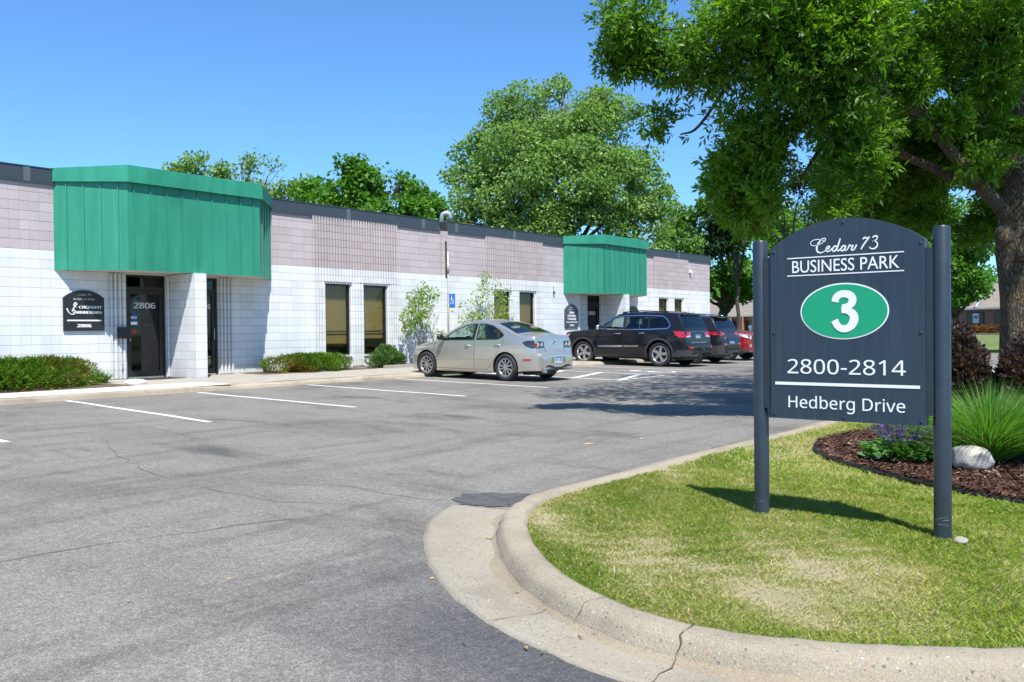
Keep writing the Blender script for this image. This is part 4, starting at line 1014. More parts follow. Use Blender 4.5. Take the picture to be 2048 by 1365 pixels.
        d.box(x1 - 1.1, x2 + .3, -s.W(x1) + .13, s.W(x1) - .13, zs - .28, zs - .2); d.build('dashboard', M['seat_dark'], s.root, local=True)
    def mirrors(s, x, z, mat, size=(.09, .10, .07)):
        for sd in (-1, 1):
            y = s.hw(x, z); mb = MB(); sx, sy, sz = size; pts = []
            rm = rock_like(sx * 1.0, sy * 1.05, sz * 1.05); mb.add([(x + p[0], sd * (y + .06 + sy) + p[1], z + .05 + p[2]) for p in rm[0]], rm[1], smooth=True)
            mb.tube([(x, sd * (y - .02), z - .01), (x + .01, sd * (y + .09), z + .02)], [.035, .025], 8)
            mo = mb.build('mirror', mat, s.root, local=True)
            g = MB(); yc = sd * (y + .06 + sy); pl_ = [(x + sx * .93, yc + sy * .8 * math.cos(t), z + .05 + sz * .75 * math.sin(t)) for t in np.linspace(0, 2 * math.pi, 17)[:-1]]; g.add(pl_, [tuple(range(16))]); g.build('mirror_glass', M['mirror'], mo, local=True)
    def handles(s, pts, mat, w=.10):
        mb = None
        for x, z in pts:
            for sd in (-1, 1):
                mb = MB(); y = s.hw(x, z)
                mb.tube([(x - w, sd * (y - .005), z), (x - w * .8, sd * (y + .028), z + .002), (x + w * .8, sd * (y + .028), z + .002), (x + w, sd * (y - .005), z)], [.013, .016, .016, .013], 8)
                mb.build('door_handle', mat, s.root, local=True)
    def plate(s, y, z, rear=True, off=.012):
        x = s.endx(y, z, rear) + (off if rear else -off); mb = MB(); mb.box(min(x, x - .02), max(x, x - .02), y - .152, y + .152, z - .076, z + .076)
        p = mb.build('licence_plate', M['plate'], s.root, local=True); b = MB(); b.box(x + .0005, x + .002, y - .15, y + .15, z + .035, z + .074); b.build('plate_band', M['plate_blue'], p, local=True)
        c = MB(); r = random.Random(5)
        for k in range(7):
            if k != 3: yy = y - .115 + k * .038; c.box(x + .0005, x + .002, yy - .011, yy + .011, z - .045, z + .022)
        c.build('plate_mark', M['navy'], p, local=True)
    def place(s, loc, ang):
        s.root.location = loc; s.root.rotation_euler = (0, 0, ang)
def rock_like(a, b, c, sub=2, p=3.0):
    bm = bmesh.new(); bmesh.ops.create_icosphere(bm, subdivisions=sub, radius=1)
    V = []
    for v in bm.verts:
        k = (abs(v.co.x) ** p + abs(v.co.y) ** p + abs(v.co.z) ** p) ** (-1 / p); V.append((v.co.x * k * a, v.co.y * k * b, v.co.z * k * c))
    F = [tuple(v.index for v in f.verts) for f in bm.faces]; bm.free(); return V, F
def shift(P, dx): return [(x - dx, z) for x, z in P]

# ---------------- silver saloon
fo = .90
S = dict(
    prof=shift([(.06, .24), (.0, .38), (.02, .54), (.10, .66), (.32, .765), (.7, .86), (1.05, .925), (1.26, .975), (1.55, 1.15), (1.85, 1.315), (2.10, 1.405), (2.42, 1.455), (2.75, 1.45), (3.05, 1.40), (3.38, 1.295), (3.70, 1.175), (3.93, 1.10), (4.09, 1.082), (4.27, 1.085), (4.315, 1.03), (4.345, .90), (4.37, .74), (4.40, .68), (4.455, .655), (4.485, .60), (4.49, .48), (4.48, .36), (4.46, .27)], fo),
    plan=[(x - fo, y) for x, y in [(-.02, .42), (.03, .58), (.12, .70), (.32, .80), (.7, .865), (1.2, .875), (2.2, .878), (3.2, .877), (3.8, .86), (4.1, .82), (4.25, .775), (4.36, .725), (4.44, .66), (4.5, .55)]],
    belt=[(-1, .82), (.35, .925), (1.2, .955), (2.5, .985), (3.0, 1.02), (3.6, 1.06)], bot=[(-.9, .22), (-.6, .19), (0, .18), (2.7, .19), (3.2, .25), (3.6, .27)], tumble=.235,
    windows=[shift([(1.42, .965), (1.64, 1.10), (1.90, 1.24), (2.14, 1.33), (2.36, 1.365), (2.46, 1.37), (2.50, .985)], fo), shift([(2.59, .99), (2.56, 1.37), (2.78, 1.365), (3.02, 1.315), (3.25, 1.215), (3.43, 1.10), (3.35, 1.035), (3.26, 1.01)], fo)],
    ws=(1.30 - fo, 1.95 - fo), rw=(3.12 - fo, 3.80 - fo, 1.0), arch=dict(x=(0, 2.64), z=.328, r=.378), low=[(-1, 0), (5, 0)],
    paint=M['silver'], trim=M['black'], glass=M['car_glass'], wglass=[M['car_glass'], M['car_glass']], rwglass=M['car_glass_dark'], rc=.055)
_sq = lambda x: x if x > 0 else x * .87                   # shorter front overhang
S['prof'] = [(_sq(x), z) for x, z in S['prof']]; S['plan'] = [(_sq(x), y) for x, y in S['plan']]
c = Car('parked_car', 'champagne silver saloon parked nose-in beside the hatched aisle, nearest car', S)
q = lambda P: shift(P, fo)
mb = MB()
for P in ([(1.18, .90), (1.17, .55), (1.22, .30)], [(2.545, .975), (2.55, .60), (2.56, .26), (1.24, .26)], [(3.47, 1.0), (3.36, .80), (3.20, .52), (3.02, .30), (2.96, .265), (2.56, .26)], [(1.2, .905), (1.0, .86), (.6, .78), (.25, .70)]): c.strip(mb, q(P), .0035)
mb.build('panel_gap', M['black'], c.root, local=True)
for P in S['windows']:
    for sd_ in (-1, 1): mb = MB(); c.strip(mb, P + [P[0]], .014, .003, sides=(sd_,)); mb.build('window_trim', M['black'], c.root, local=True)
for sd_ in (-1, 1):
    mb = MB(); c.strip(mb, q([(2.475, .985), (2.47, 1.37)]), .045, .0025, sides=(sd_,)); mb.build('door_pillar', M['black'], c.root, local=True)
for sd_ in (-1, 1):
    mb = MB(); c.strip(mb, q([(3.20, 1.005), (3.19, 1.24)]), .012, .006, sides=(sd_,)); mb.build('quarter_bar', M['black'], c.root, local=True)
for sd_ in (-1, 1):
    mb = MB(); c.strip(mb, q([(1.24, .50), (2.535, .525)]), .016, .010, sides=(sd_,)); mb.build('side_moulding', M['silver'], c.root, local=True)
    mb = MB(); c.strip(mb, q([(2.565, .525), (3.10, .535)]), .016, .010, sides=(sd_,)); mb.build('side_moulding', M['silver'], c.root, local=True)
c.handles(q([(2.32, .835), (3.30, .865)]), M['silver'], .09)
c.mirrors(1.50 - fo, .985, M['black'], (.065, .10, .07))
c.side_patch('marker_light', q([(1.03, .745), (1.10, .745), (1.10, .77), (1.03, .77)]), M['lens_clear'])
c.side_patch('side_reflector', q([(4.04, .50), (4.25, .505), (4.25, .545), (4.08, .545)]), M['lens_red'], .011)
for sd in (-1, 1):
    mb = MB(); c.end_patch(None, [(sd * a, b) for a, b in [(.40, .80), (.40, .955), (.62, .965), (.72, .955), (.755, .90), (.765, .82), (.70, .79)]], None, .008, True, mb); 
    mb = c.side_patch(None, q([(4.02, .94), (4.12, .975), (4.30, .985), (4.34, .90), (4.36, .81), (4.26, .795), (4.12, .85)]), None, .008, mb=mb, sides=(sd,)); tl = mb.build('tail_light', M['lens_smoke'], c.root, local=True)
    for yy, zz, rr, mm in ((.50, .875, .055, 'lens_clear'), (.645, .885, .055, 'lens_clear'), (.705, .865, .048, 'lens_red')):
        d = MB(); x = c.endx(sd * yy, zz) + .010; d.add([(x, sd * yy, zz)] + [(c.endx(sd * yy + rr * .9 * math.cos(t), zz) + .011, sd * yy + rr * math.cos(t) * .9, zz + rr * math.sin(t)) for t in np.linspace(0, 2 * math.pi, 17)[:-1]], [(0, 1 + i, 1 + (i + 1) % 16) for i in range(16)]); d.build('lamp', M[mm], tl, local=True)
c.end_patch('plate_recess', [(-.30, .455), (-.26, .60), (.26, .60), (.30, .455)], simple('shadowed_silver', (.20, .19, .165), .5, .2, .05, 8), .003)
c.plate(0, .52, off=.008)
c.end_patch('rear_valance', [(-.62, .275), (-.60, .33), (-.45, .395), (-.34, .40), (-.30, .345), (.30, .345), (.34, .40), (.45, .395), (.60, .33), (.62, .275)], M['black'], .006)
for sd in (-1, 1): c.end_patch('reflector', [(sd * .46, .375), (sd * .46, .40), (sd * .33, .405), (sd * .33, .38)], M['lens_red'], .009)
mb = MB(); 
for a, b in (((-.66, 1.0), (-.37, .985)),): pass
for sd in (-1, 1):
    for P in ([(.37, 1.02), (.385, .78), (.36, .675)],):
        for a, b in zip(P[:-1], P[1:]):
            A = (c.endx(sd * a[0], a[1]) + .003, sd * a[0], a[1]); B = (c.endx(sd * b[0], b[1]) + .003, sd * b[0], b[1]); mb.obox([(i + j) / 2 for i, j in zip(A, B)], [(j - i) / 2 for i, j in zip(A, B)], (0, .004, 0), (.003, 0, 0))
mb.box(c.endx(0, .675) - .01, c.endx(0, .675) + .012, -.36, .36, .672, .679); mb.build('boot_gap', M['black'], c.root, local=True)
e = MB(); x = c.endx(0, .93) + .012; e.tube([(x + .002 * math.cos(t), .065 * math.cos(t), .905 + .05 * math.sin(t)) for t in np.linspace(0, 2 * math.pi, 20)], .008, 6); e.tube([(x, -.055, .93), (x, -.02, .90), (x, 0, .915), (x, .02, .90), (x, .055, .93)], .008, 6); e.build('emblem', M['chrome'], c.root, local=True)
e = MB(); x = c.endx(-.52, .735) + .006
for k, (y0, h) in enumerate([(-.60, .03), (-.565, .03), (-.53, .03), (-.495, .03)]): e.box(x - .003, x + .003, y0, y0 + .025, .72, .72 + h)
e.build('badge', M['chrome'], c.root, local=True)
e = MB(); x = c.endx(0, 1.05); e.box(x - .01, x + .006, -.13, .13, 1.035, 1.055); e.build('brake_light', M['amber'], c.root, local=True)
mb = MB(); mb.tube([(2.90 - fo, -.0, 1.46), (3.02 - fo, 0, 1.52), (3.15 - fo, 0, 1.57)], [.012, .006, .003], 6); mb.build('antenna', M['black'], c.root, local=True)
mb = MB(); mb.tube([(4.30 - fo, -.50, .25), (4.51 - fo, -.50, .25)], [.035, .035], 12); mb.build('exhaust', M['chrome'], c.root, local=True)
mb = MB(); mb.box(.6, 1.3, -.5, .5, .14, .2); mb.tube([(1.2, .2, .17), (2.6, .25, .2), (3.2, -.4, .24)], .04, 8); mb.box(2.9, 3.3, -.5, .3, .15, .26); mb.build('underbody', M['brake'], c.root, local=True)
c.wheels(.328, .21, .225, 1.555, 5, True); c.seats(M['seat_beige'], 2.45 - fo, 3.28 - fo, .58, .58)
c.place((16.86, -3.62, za(-5) - .0), R(-90)); SILVER = c
def settle(c, x, y, ang, wb):                              # stand the four wheels on the falling ground
    d = Vector((math.cos(ang), math.sin(ang))); z0 = za(y); z1 = za(y + d.y * wb)
    c.root.location = (x, y, z0); c.root.rotation_euler = (0, -math.atan2(z1 - z0, wb) , ang)
settle(c, 16.92, -3.64, R(-90), 2.64)

# ---------------- black sport utility
def suv(name, label, paintm, prof, plan, belt, windows, ws, rw, wb, wr, rim, spokes, track, low, seatx, rc=.07, tumble=.20, glassm=None, archr=None, fo=.88, lowmat=None, bot=None, rimmat=None, twin=False):
    q = lambda P: shift(P, fo); g = glassm or M['car_glass_dark']
    S = dict(prof=q(prof), plan=q(plan), belt=q(belt), bot=q(bot or [(0, .34), (.5, .27), (4.2, .29), (4.7, .34)]), tumble=tumble, windows=[q(P) for P in windows], ws=(ws[0] - fo, ws[1] - fo), rw=(rw[0] - fo, rw[1] - fo, rw[2]),
             arch=dict(x=(0, wb), z=wr + .01, r=archr or wr + .06), low=q(low), paint=paintm, trim=lowmat or M['cladding'], glass=g, wglass=[M['car_glass']] + [g] * (len(windows) - 1), rc=rc, crown=.03)
    c = Car(name, label, S); c.fo = fo
    for ax, sd_ in ((0, -1), (wb, -1), (0, 1), (wb, 1)):
        mb = MB(); P = [(ax + (S['arch']['r'] + .03) * math.cos(t), S['arch']['z'] + (S['arch']['r'] + .03) * math.sin(t)) for t in np.linspace(-.25, math.pi + .25, 40)]
        P = [p for p in P if p[1] > .32]; c.strip(mb, P, .034, .012, sides=(sd_,)); mb.build('arch_flare', lowmat or M['cladding'], c.root, local=True)
    c.wheels(wr, .245, rim, track, spokes, twin, rimmat); c.seats(M['seat_dark'], seatx - fo, seatx + .95 - fo, .80, .56, .38)
    return c
W1 = [[(1.55, 1.215), (1.78, 1.37), (2.02, 1.52), (2.14, 1.56), (2.40, 1.595), (2.43, 1.21)], [(2.52, 1.21), (2.50, 1.60), (3.30, 1.605), (3.36, 1.225)], [(3.44, 1.23), (3.40, 1.605), (3.84, 1.59), (3.98, 1.50), (4.12, 1.35), (4.08, 1.27), (3.98, 1.25)]]
c = suv('parked_car', 'black sport utility car with roof rails and five-spoke wheels parked at the far entrance', M['blackpaint'],
        [(.08, .40), (.01, .52), (.0, .78), (.01, .98), (.06, 1.06), (.25, 1.105), (.8, 1.15), (1.34, 1.19), (1.62, 1.37), (1.95, 1.59), (2.2, 1.70), (2.6, 1.745), (3.3, 1.75), (3.95, 1.735), (4.34, 1.70), (4.40, 1.65), (4.50, 1.43), (4.62, 1.19), (4.66, 1.10), (4.69, .90), (4.71, .76), (4.77, .73), (4.82, .68), (4.825, .56), (4.79, .44)],
        [(-.02, .70), (.03, .80), (.12, .88), (.4, .94), (1.0, .955), (3.6, .96), (4.2, .94), (4.5, .90), (4.68, .85), (4.78, .80), (4.84, .66)],
        [(0, 1.03), (1.2, 1.16), (4.4, 1.21)], W1, (1.44, 2.08), (4.41, 4.60, 1.15), 2.915, .398, .278, 5, 1.62, [(0, .42), (.4, .40), (.9, .34), (4.2, .34), (4.4, .52), (4.83, .56)], 2.35)
q = lambda P: shift(P, .88)
mb = MB()
for P in ([(1.44, 1.09), (1.42, .70), (1.46, .40)], [(2.475, 1.15), (2.48, .8), (2.46, .38)], [(3.41, 1.17), (3.34, .95), (3.22, .70), (3.14, .62)]): c.strip(mb, q(P), .004)
mb.build('panel_gap', M['rubber'], c.root, local=True)
for sd_ in (-1, 1):
    mb = MB(); c.strip(mb, q([(1.42, 1.20), (2.48, 1.185), (3.40, 1.195), (4.07, 1.225), (4.15, 1.31), (4.10, 1.42), (3.97, 1.55), (3.84, 1.62), (3.3, 1.645), (2.45, 1.635), (2.1, 1.605), (1.80, 1.45), (1.42, 1.20)]), .014, .006, sides=(sd_,)); mb.build('chrome_strip', M['chrome'], c.root, local=True)
for sd_ in (-1, 1):
    mb = MB(); c.strip(mb, q([(2.475, 1.21), (2.455, 1.60)]), .04, .004, sides=(sd_,)); mb.build('door_pillar', M['black'], c.root, local=True)
    mb = MB(); c.strip(mb, q([(3.40, 1.22), (3.36, 1.61)]), .02, .004, sides=(sd_,)); mb.build('door_pillar', M['black'], c.root, local=True)
for sd_ in (-1, 1):
    mb = MB(); c.strip(mb, q([(1.50, .62), (2.45, .64)]), .03, .014, sides=(sd_,)); mb.build('side_moulding', M['chrome'], c.root, local=True)
    mb = MB(); c.strip(mb, q([(2.50, .64), (3.05, .655)]), .03, .014, sides=(sd_,)); mb.build('side_moulding', M['chrome'], c.root, local=True)
c.handles(q([(2.25, 1.05), (3.16, 1.07)]), M['chrome'], .11); c.mirrors(1.60 - .88, 1.21, M['chrome'], (.07, .12, .09))
for sd in (-1, 1):
    mb = MB(); y = sd * .62; mb.tube([(2.22 - .88, y, 1.66), (2.34 - .88, y, 1.76), (3.0 - .88, y, 1.80), (3.85 - .88, y, 1.76), (3.95 - .88, y, 1.70)], .017, 8)
    for x in (2.34, 3.1, 3.86): mb.box(x - .88 - .07, x - .88 + .07, y - .03, y + .03, 1.68, 1.77)
    mb.build('roof_rail', M['black'], c.root, local=True)
    mb = MB(); c.end_patch(None, [(sd * a, b) for a, b in [(.50, 1.12), (.50, .955), (.66, .94), (.84, .93), (.86, 1.0), (.84, 1.13), (.70, 1.13)]], None, .010, True, mb); c.side_patch(None, q([(4.28, 1.14), (4.62, 1.135), (4.70, .95), (4.52, .93), (4.38, 1.0)]), None, .010, mb=mb, sides=(sd,)); t = mb.build('tail_light', M['lens_red'], c.root, local=True)
    c.end_patch('reversing_light', [(sd * .55, 1.0), (sd * .55, .955), (sd * .78, .945), (sd * .78, .99)], M['lens_clear'], .014)
    c.end_patch('reflector', [(sd * .62, .60), (sd * .62, .66), (sd * .80, .66), (sd * .80, .60)], M['lens_red'], .012)
c.side_patch('marker_light', q([(.10, .90), (.20, .93), (.22, 1.0), (.12, 1.0)]), M['amber'], .008)
c.side_patch('headlight', q([(.06, .90), (.10, 1.0), (.34, 1.04), (.22, .93)]), M['lens_clear'], .006)
x = c.endx(0, 1.13) + .01
mb = MB(); mb.box(x - .02, x + .008, -.44, .44, 1.075, 1.135); mb.build('hatch_bar', M['chrome'], c.root, local=True)
mb = MB(); mb.box(c.endx(0, .75) - .02, c.endx(0, .75) + .02, -.52, .52, .765, .80); mb.build('bumper_strip', M['chrome'], c.root, local=True)
mb = MB(); mb.box(4.22 - .88, 4.46 - .88, -.60, .60, 1.655, 1.695); mb.build('spoiler', M['blackpaint'], c.root, local=True)
c.plate(0, .95); mb = MB(); xx = c.endx(0, .60); mb.box(xx - .02, xx + .03, -.10, .10, .54, .62); mb.box(xx, xx + .10, -.03, .03, .53, .59); mb.build('tow_hitch', M['brake'], c.root, local=True)
mb = MB(); mb.tube([(4.60 - .88 + .02, .05, 1.20), (4.53 - .88 + .03, -.05, 1.30), (4.53 - .88 + .03, -.40, 1.29)], .014, 6); mb.build('wiper', M['black'], c.root, local=True)
mb = MB(); mb.box(.7, 3.6, -.6, .6, .22, .31); mb.build('underbody', M['brake'], c.root, local=True)
settle(c, 25.4, -2.80, R(-90), 2.915); JEEP = c

# ---------------- charcoal sport utility
c = suv('parked_car', 'charcoal sport utility car with low tail lamps between the black one and the red car', M['greypaint'],
        [(.10, .40), (.02, .52), (.0, .72), (.05, .92), (.2, 1.02), (.8, 1.08), (1.22, 1.12), (1.6, 1.36), (1.95, 1.55), (2.3, 1.64), (2.7, 1.67), (3.3, 1.665), (3.9, 1.62), (4.15, 1.585), (4.2, 1.54), (4.34, 1.33), (4.45, 1.14), (4.50, 1.02), (4.53, .86), (4.57, .78), (4.61, .70), (4.62, .58), (4.59, .42)],
        [(-.02, .55), (.04, .72), (.15, .84), (.4, .91), (1.0, .925), (3.5, .93), (4.1, .90), (4.4, .84), (4.52, .79), (4.58, .74), (4.63, .6)],
        [(0, .98), (1.2, 1.07), (4.3, 1.16)], [[(1.45, 1.12), (1.9, 1.42), (2.15, 1.50), (2.35, 1.52), (2.38, 1.13)], [(2.46, 1.13), (2.45, 1.525), (3.2, 1.51), (3.3, 1.16)], [(3.38, 1.17), (3.36, 1.50), (3.75, 1.46), (3.92, 1.36), (3.84, 1.22)]],
        (1.34, 2.0), (4.22, 4.42, 1.12), 2.70, .36, .235, 5, 1.59, [(0, .55), (.5, .42), (.9, .36), (3.9, .38), (4.25, .60), (4.63, .66)], 2.3)
q = lambda P: shift(P, .88)
for sd in (-1, 1):
    mb = MB(); y = sd * .60; mb.tube([(2.15 - .88, y, 1.60), (2.28 - .88, y, 1.70), (3.0 - .88, y, 1.73), (3.9 - .88, y, 1.68), (4.0 - .88, y, 1.62)], .018, 8); mb.build('roof_rail', M['chrome'], c.root, local=True)
    mb = MB(); c.end_patch(None, [(sd * a, b) for a, b in [(.38, 1.07), (.38, 1.00), (.60, .985), (.76, .97), (.82, 1.02), (.80, 1.085), (.62, 1.10)]], None, .012, True, mb); c.side_patch(None, q([(4.05, 1.10), (4.38, 1.10), (4.50, 1.0), (4.30, .99)]), None, .012, mb=mb, sides=(sd,)); mb.build('tail_light', M['lens_red'], c.root, local=True)
    c.end_patch('reflector', [(sd * .45, .655), (sd * .45, .705), (sd * .66, .705), (sd * .68, .655)], M['lens_red'], .012)
c.plate(.0, .70); mb = MB(); mb.box(4.05 - .88, 4.32 - .88, -.56, .56, 1.585, 1.62); mb.build('spoiler', M['greypaint'], c.root, local=True)
e = MB(); x = c.endx(0, .88) + .012; e.add([(x, -.42 + .045 * math.cos(t), .875 + .06 * math.sin(t)) for t in np.linspace(0, 2 * math.pi, 17)[:-1]], [tuple(range(16))]); e.build('sticker', M['amber'], c.root, local=True)
mb = MB(); mb.tube([(4.40 - .88 + .03, .05, 1.16), (4.33 - .88 + .04, -.05, 1.27), (4.34 - .88 + .04, -.36, 1.25)], .014, 6); mb.build('wiper', M['black'], c.root, local=True)
mb = MB(); mb.box(c.endx(0, 1.52) - .04, c.endx(0, 1.52) + .02, -.20, .20, 1.575, 1.60); mb.build('brake_light', M['lens_red'], c.root, local=True)
mb = MB(); mb.box(.7, 3.4, -.6, .6, .22, .31); xx = c.endx(0, .5); mb.box(xx - .1, xx + .05, -.42, .42, .38, .44); mb.build('underbody', M['brake'], c.root, local=True)
c.handles(q([(2.2, .98), (3.08, 1.0)]), M['greypaint'], .1)
settle(c, 28.0, -2.85, R(-90), 2.70); CHER = c

# ---------------- red crossover, backed in
c = suv('parked_car', 'red crossover backed into its bay with its clear headlamp towards the lawn', M['redpaint'],
        [(.10, .32), (.03, .45), (.0, .62), (.02, .80), (.10, .95), (.30, 1.03), (.8, 1.10), (1.25, 1.15), (1.6, 1.36), (2.0, 1.56), (2.35, 1.65), (2.8, 1.69), (3.4, 1.68), (4.0, 1.62), (4.35, 1.55), (4.5, 1.38), (4.62, 1.15), (4.70, .95), (4.74, .75), (4.77, .6), (4.74, .42)],
        [(-.03, .50), (.02, .66), (.14, .80), (.4, .89), (1.0, .92), (3.6, .925), (4.2, .90), (4.6, .82), (4.78, .66)],
        [(0, .98), (1.2, 1.06), (4.5, 1.12)], [[(1.55, 1.13), (2.0, 1.42), (2.2, 1.50), (2.5, 1.53), (2.52, 1.14)], [(2.60, 1.14), (2.58, 1.54), (3.4, 1.53), (3.5, 1.16)], [(3.58, 1.16), (3.55, 1.52), (4.0, 1.47), (4.15, 1.32), (4.05, 1.18)]],
        (1.36, 2.05), (4.4, 4.6, 1.15), 2.86, .36, .23, 5, 1.58, [(0, .42), (.5, .40), (.9, .34), (4.2, .36), (4.8, .5)], 2.4, twin=True)
q = lambda P: shift(P, .88)
for sd in (-1, 1):
    mb = MB(); c.end_patch(None, [(sd * a, b) for a, b in [(.50, .80), (.52, .90), (.70, .985), (.80, .99), (.80, .90), (.70, .80)]], None, .010, False, mb); c.side_patch(None, q([(.12, .86), (.14, .97), (.40, 1.01), (.52, 1.0), (.34, .90)]), None, .010, mb=mb, sides=(sd,)); mb.build('headlight', M['lens_clear'], c.root, local=True)
    c.end_patch('fog_light', [(sd * (.60 + .06 * math.cos(t)), .555 + .06 * math.sin(t)) for t in np.linspace(0, 2 * math.pi, 14)[:-1]], M['lens_clear'], .012, False)
c.end_patch('grille', [(-.42, .62), (-.46, .88), (.46, .88), (.42, .62)], M['black'], .006, False)
mb = MB(); xx = c.endx(0, .75, False); mb.box(xx - .03, xx, -.44, .44, .74, .775); mb.build('grille_bar', M['chrome'], c.root, local=True)
c.mirrors(1.62 - .88, 1.12, M['redpaint'], (.07, .11, .08)); c.handles(q([(2.3, .98), (3.28, 1.0)]), M['redpaint'], .1)
mb = MB(); mb.box(.7, 3.4, -.6, .6, .22, .31); mb.build('underbody', M['brake'], c.root, local=True)
def settle2(c, x, y, wb):
    z0 = za(y); z1 = za(y + wb); c.root.location = (x, y, z0); c.root.rotation_euler = (0, -math.atan2(z1 - z0, wb), R(90))
settle2(c, 31.15, -5.35, 2.86); RED = c
# ================================================================ FAR SIDE: road, brick building
tag(sheet_grid([95, 100, 108, 113], [-200, -60, 0, 60, 200], lambda x, y: zfar(x) + .03).build('road', M['asphalt_patch']), kind='structure')
def brick():
    m, nt, p = newmat('red_brick'); co = coords(nt, 'World')
    s = N(nt, 'ShaderNodeSeparateXYZ'); L(nt, co, s.inputs[0]); cv = N(nt, 'ShaderNodeCombineXYZ'); L(nt, math_(nt, 'ADD', s.outputs[0], s.outputs[1]), cv.inputs[0]); L(nt, s.outputs[2], cv.inputs[1])
    b = N(nt, 'ShaderNodeTexBrick'); L(nt, cv.outputs[0], b.inputs[0]); b.inputs['Scale'].default_value = 2.2
    for i, c in ((1, (.40, .15, .075)), (2, (.28, .095, .05)), (3, (.30, .25, .21))): b.inputs[i].default_value = (*c, 1)
    L(nt, b.outputs[0], p.inputs['Base Color']); p.inputs['Roughness'].default_value = .9; return m
def shingle():
    m, nt, p = newmat('brown_shingles'); co = coords(nt, 'World', (1, 1, 3))
    f = noise(nt, co, 1.1, 6, .7); wv = N(nt, 'ShaderNodeTexWave', bands_direction='Z'); wv.inputs['Scale'].default_value = .9; wv.inputs['Distortion'].default_value = 1.5; L(nt, co, wv.inputs[0])
    L(nt, ramp(nt, math_(nt, 'MULTIPLY_ADD', wv.outputs[0], .25, math_(nt, 'MULTIPLY', f, .75)), [(.3, (.15, .125, .10)), (.6, (.27, .23, .19))]), p.inputs['Base Color']); p.inputs['Roughness'].default_value = .95; return m
M['brick'] = brick(); M['shingle'] = shingle()
A_ = at(1330, 640, 158); B_ = at(1975, 640, 96); A_.z = B_.z = 0
dB = (B_ - A_).normalized(); nB = Vector((dB.y, -dB.x, 0)); nB = nB if nB.dot(Vector((CAM.x, CAM.y, 0)) - A_) > 0 else -nB
LB = (B_ - A_).length + 38; Z0 = .12
hb = empty('brick_building', (A_.x + dB.x * LB / 2, A_.y + dB.y * LB / 2, Z0), 'long single-storey red brick building with brown shingle roof beyond the road', 'building')
def BP(u, o, z): return A_ + dB * u + nB * o + Vector((0, 0, z))
def bbox(mb, u0, u1, o0, o1, z0, z1): c = (BP((u0 + u1) / 2, (o0 + o1) / 2, (z0 + z1) / 2)); mb.obox(c, dB * (u1 - u0) / 2, nB * (o1 - o0) / 2, (0, 0, (z1 - z0) / 2)); return mb
def u_of(px):
    v = CF + CR * ((px - 1024) / FPX); a = np.array([[dB.x, -v.x], [dB.y, -v.y]]); return float(np.linalg.solve(a, np.array([CAM.x - A_.x, CAM.y - A_.y]))[0])
bbox(MB(), 0, LB, -14, 0, Z0 - .3, 3.2).build('wall', M['brick'], hb)
mb = MB(); ov = .45
e0, e1, r0, r1 = BP(-ov, ov, 3.0), BP(LB + ov, ov, 3.0), BP(4, -6, 6.0), BP(LB - 4, -6, 6.0); k0, k1 = BP(-ov, -15, 3.0), BP(LB + ov, -15, 3.0)
mb.add([e0, e1, r1, r0, k0, k1], [(0, 1, 2, 3), (5, 4, 3, 2), (4, 0, 3), (1, 5, 2)]); mb.build('roof', M['shingle'], hb)
mb = MB(); bbox(mb, -ov, LB + ov, ov - .05, ov + .03, 2.84, 3.02); mb.build('gutter', simple('cream_gutter', (.62, .58, .50), .6, 0, .08, 2), hb)
mb = MB(); bbox(mb, -ov, LB + ov, 0, ov - .05, 2.86, 2.9); mb.build('soffit', M['soffit'], hb)
uv = u_of(1952); mb = MB(); pts = [BP(uv + .3, ov + .02, 3.06), BP(uv - .35, -1.2, 4.01)]; mb.tube(pts, .16, 6); mb.build('roof_flashing', M['galv'], hb)
ac = MB(); ua = u_of(1490); bbox(ac, ua - 1.4, ua + 1.0, -9.5, -7, 5.5, 7.0); bbox(ac, ua + 1.05, ua + 1.9, -9.3, -7.2, 5.5, 6.85, ); ac.build('rooftop_unit', M['galv'], hb)
rr = MB(); bbox(rr, ua + 1.95, ua + 3.1, -9.3, -7.2, 5.5, 6.85); rr.build('rooftop_unit', simple('red_housing', (.45, .06, .04), .6, 0, .1, 2), hb)
for (a, b, z0, z1, kind) in [(1468, 1487, Z0, 2.25, 'door'), (1493, 1512, Z0, 2.25, 'door'), (1450, 1463, .5, 2.3, 'window'), (1935, 1969, .95, 2.6, 'window'), (1989, 2030, .95, 2.6, 'window'), (1530, 1560, .6, 2.3, 'window'), (1600, 1630, Z0, 2.25, 'door'), (1660, 1700, .6, 2.3, 'window'), (1740, 1775, Z0, 2.25, 'door'), (1810, 1850, .6, 2.3, 'window'), (1906, 1914, Z0, 2.3, 'door')]:
    ua, ub = u_of(a), u_of(b); o = bbox(MB(), ua, ub, .01, .06, z0, z1).build(kind, M['bronze'], hb)
    bbox(MB(), ua + .12, ub - .12, .062, .075, z0 + .15, z1 - .12).build('pane', simple('dark_pane', (.012, .014, .016), .12, 0, .2, 1) if 'dark_pane' not in bpy.data.materials else bpy.data.materials['dark_pane'], o)
    if kind == 'window': bbox(MB(), ua - .05, ub + .05, .0, .14, z0 - .22, z0 - .01).build('sill', M['letter'], o)
for a, b, z0, z1 in ((1498, 1508, 1.0, 1.5), (1500, 1504, .55, .98), (1476, 1480, .9, 1.25)): bbox(MB(), u_of(a), u_of(b), .08, .09, z0, z1).build('notice', M['letter'], hb)
for px in (1466, 1490, 1514, 1560, 1640, 1720, 1800, 1870): u = u_of(px); bbox(MB(), u - .28, u + .28, .35, .75, Z0, 2.86).build('pillar', M['brick'], hb)
up = u_of(1953); bs_ = bbox(MB(), up - .38, up + .38, .08, .10, 1.35, 2.42).build('window_poster', M['letter'], hb)
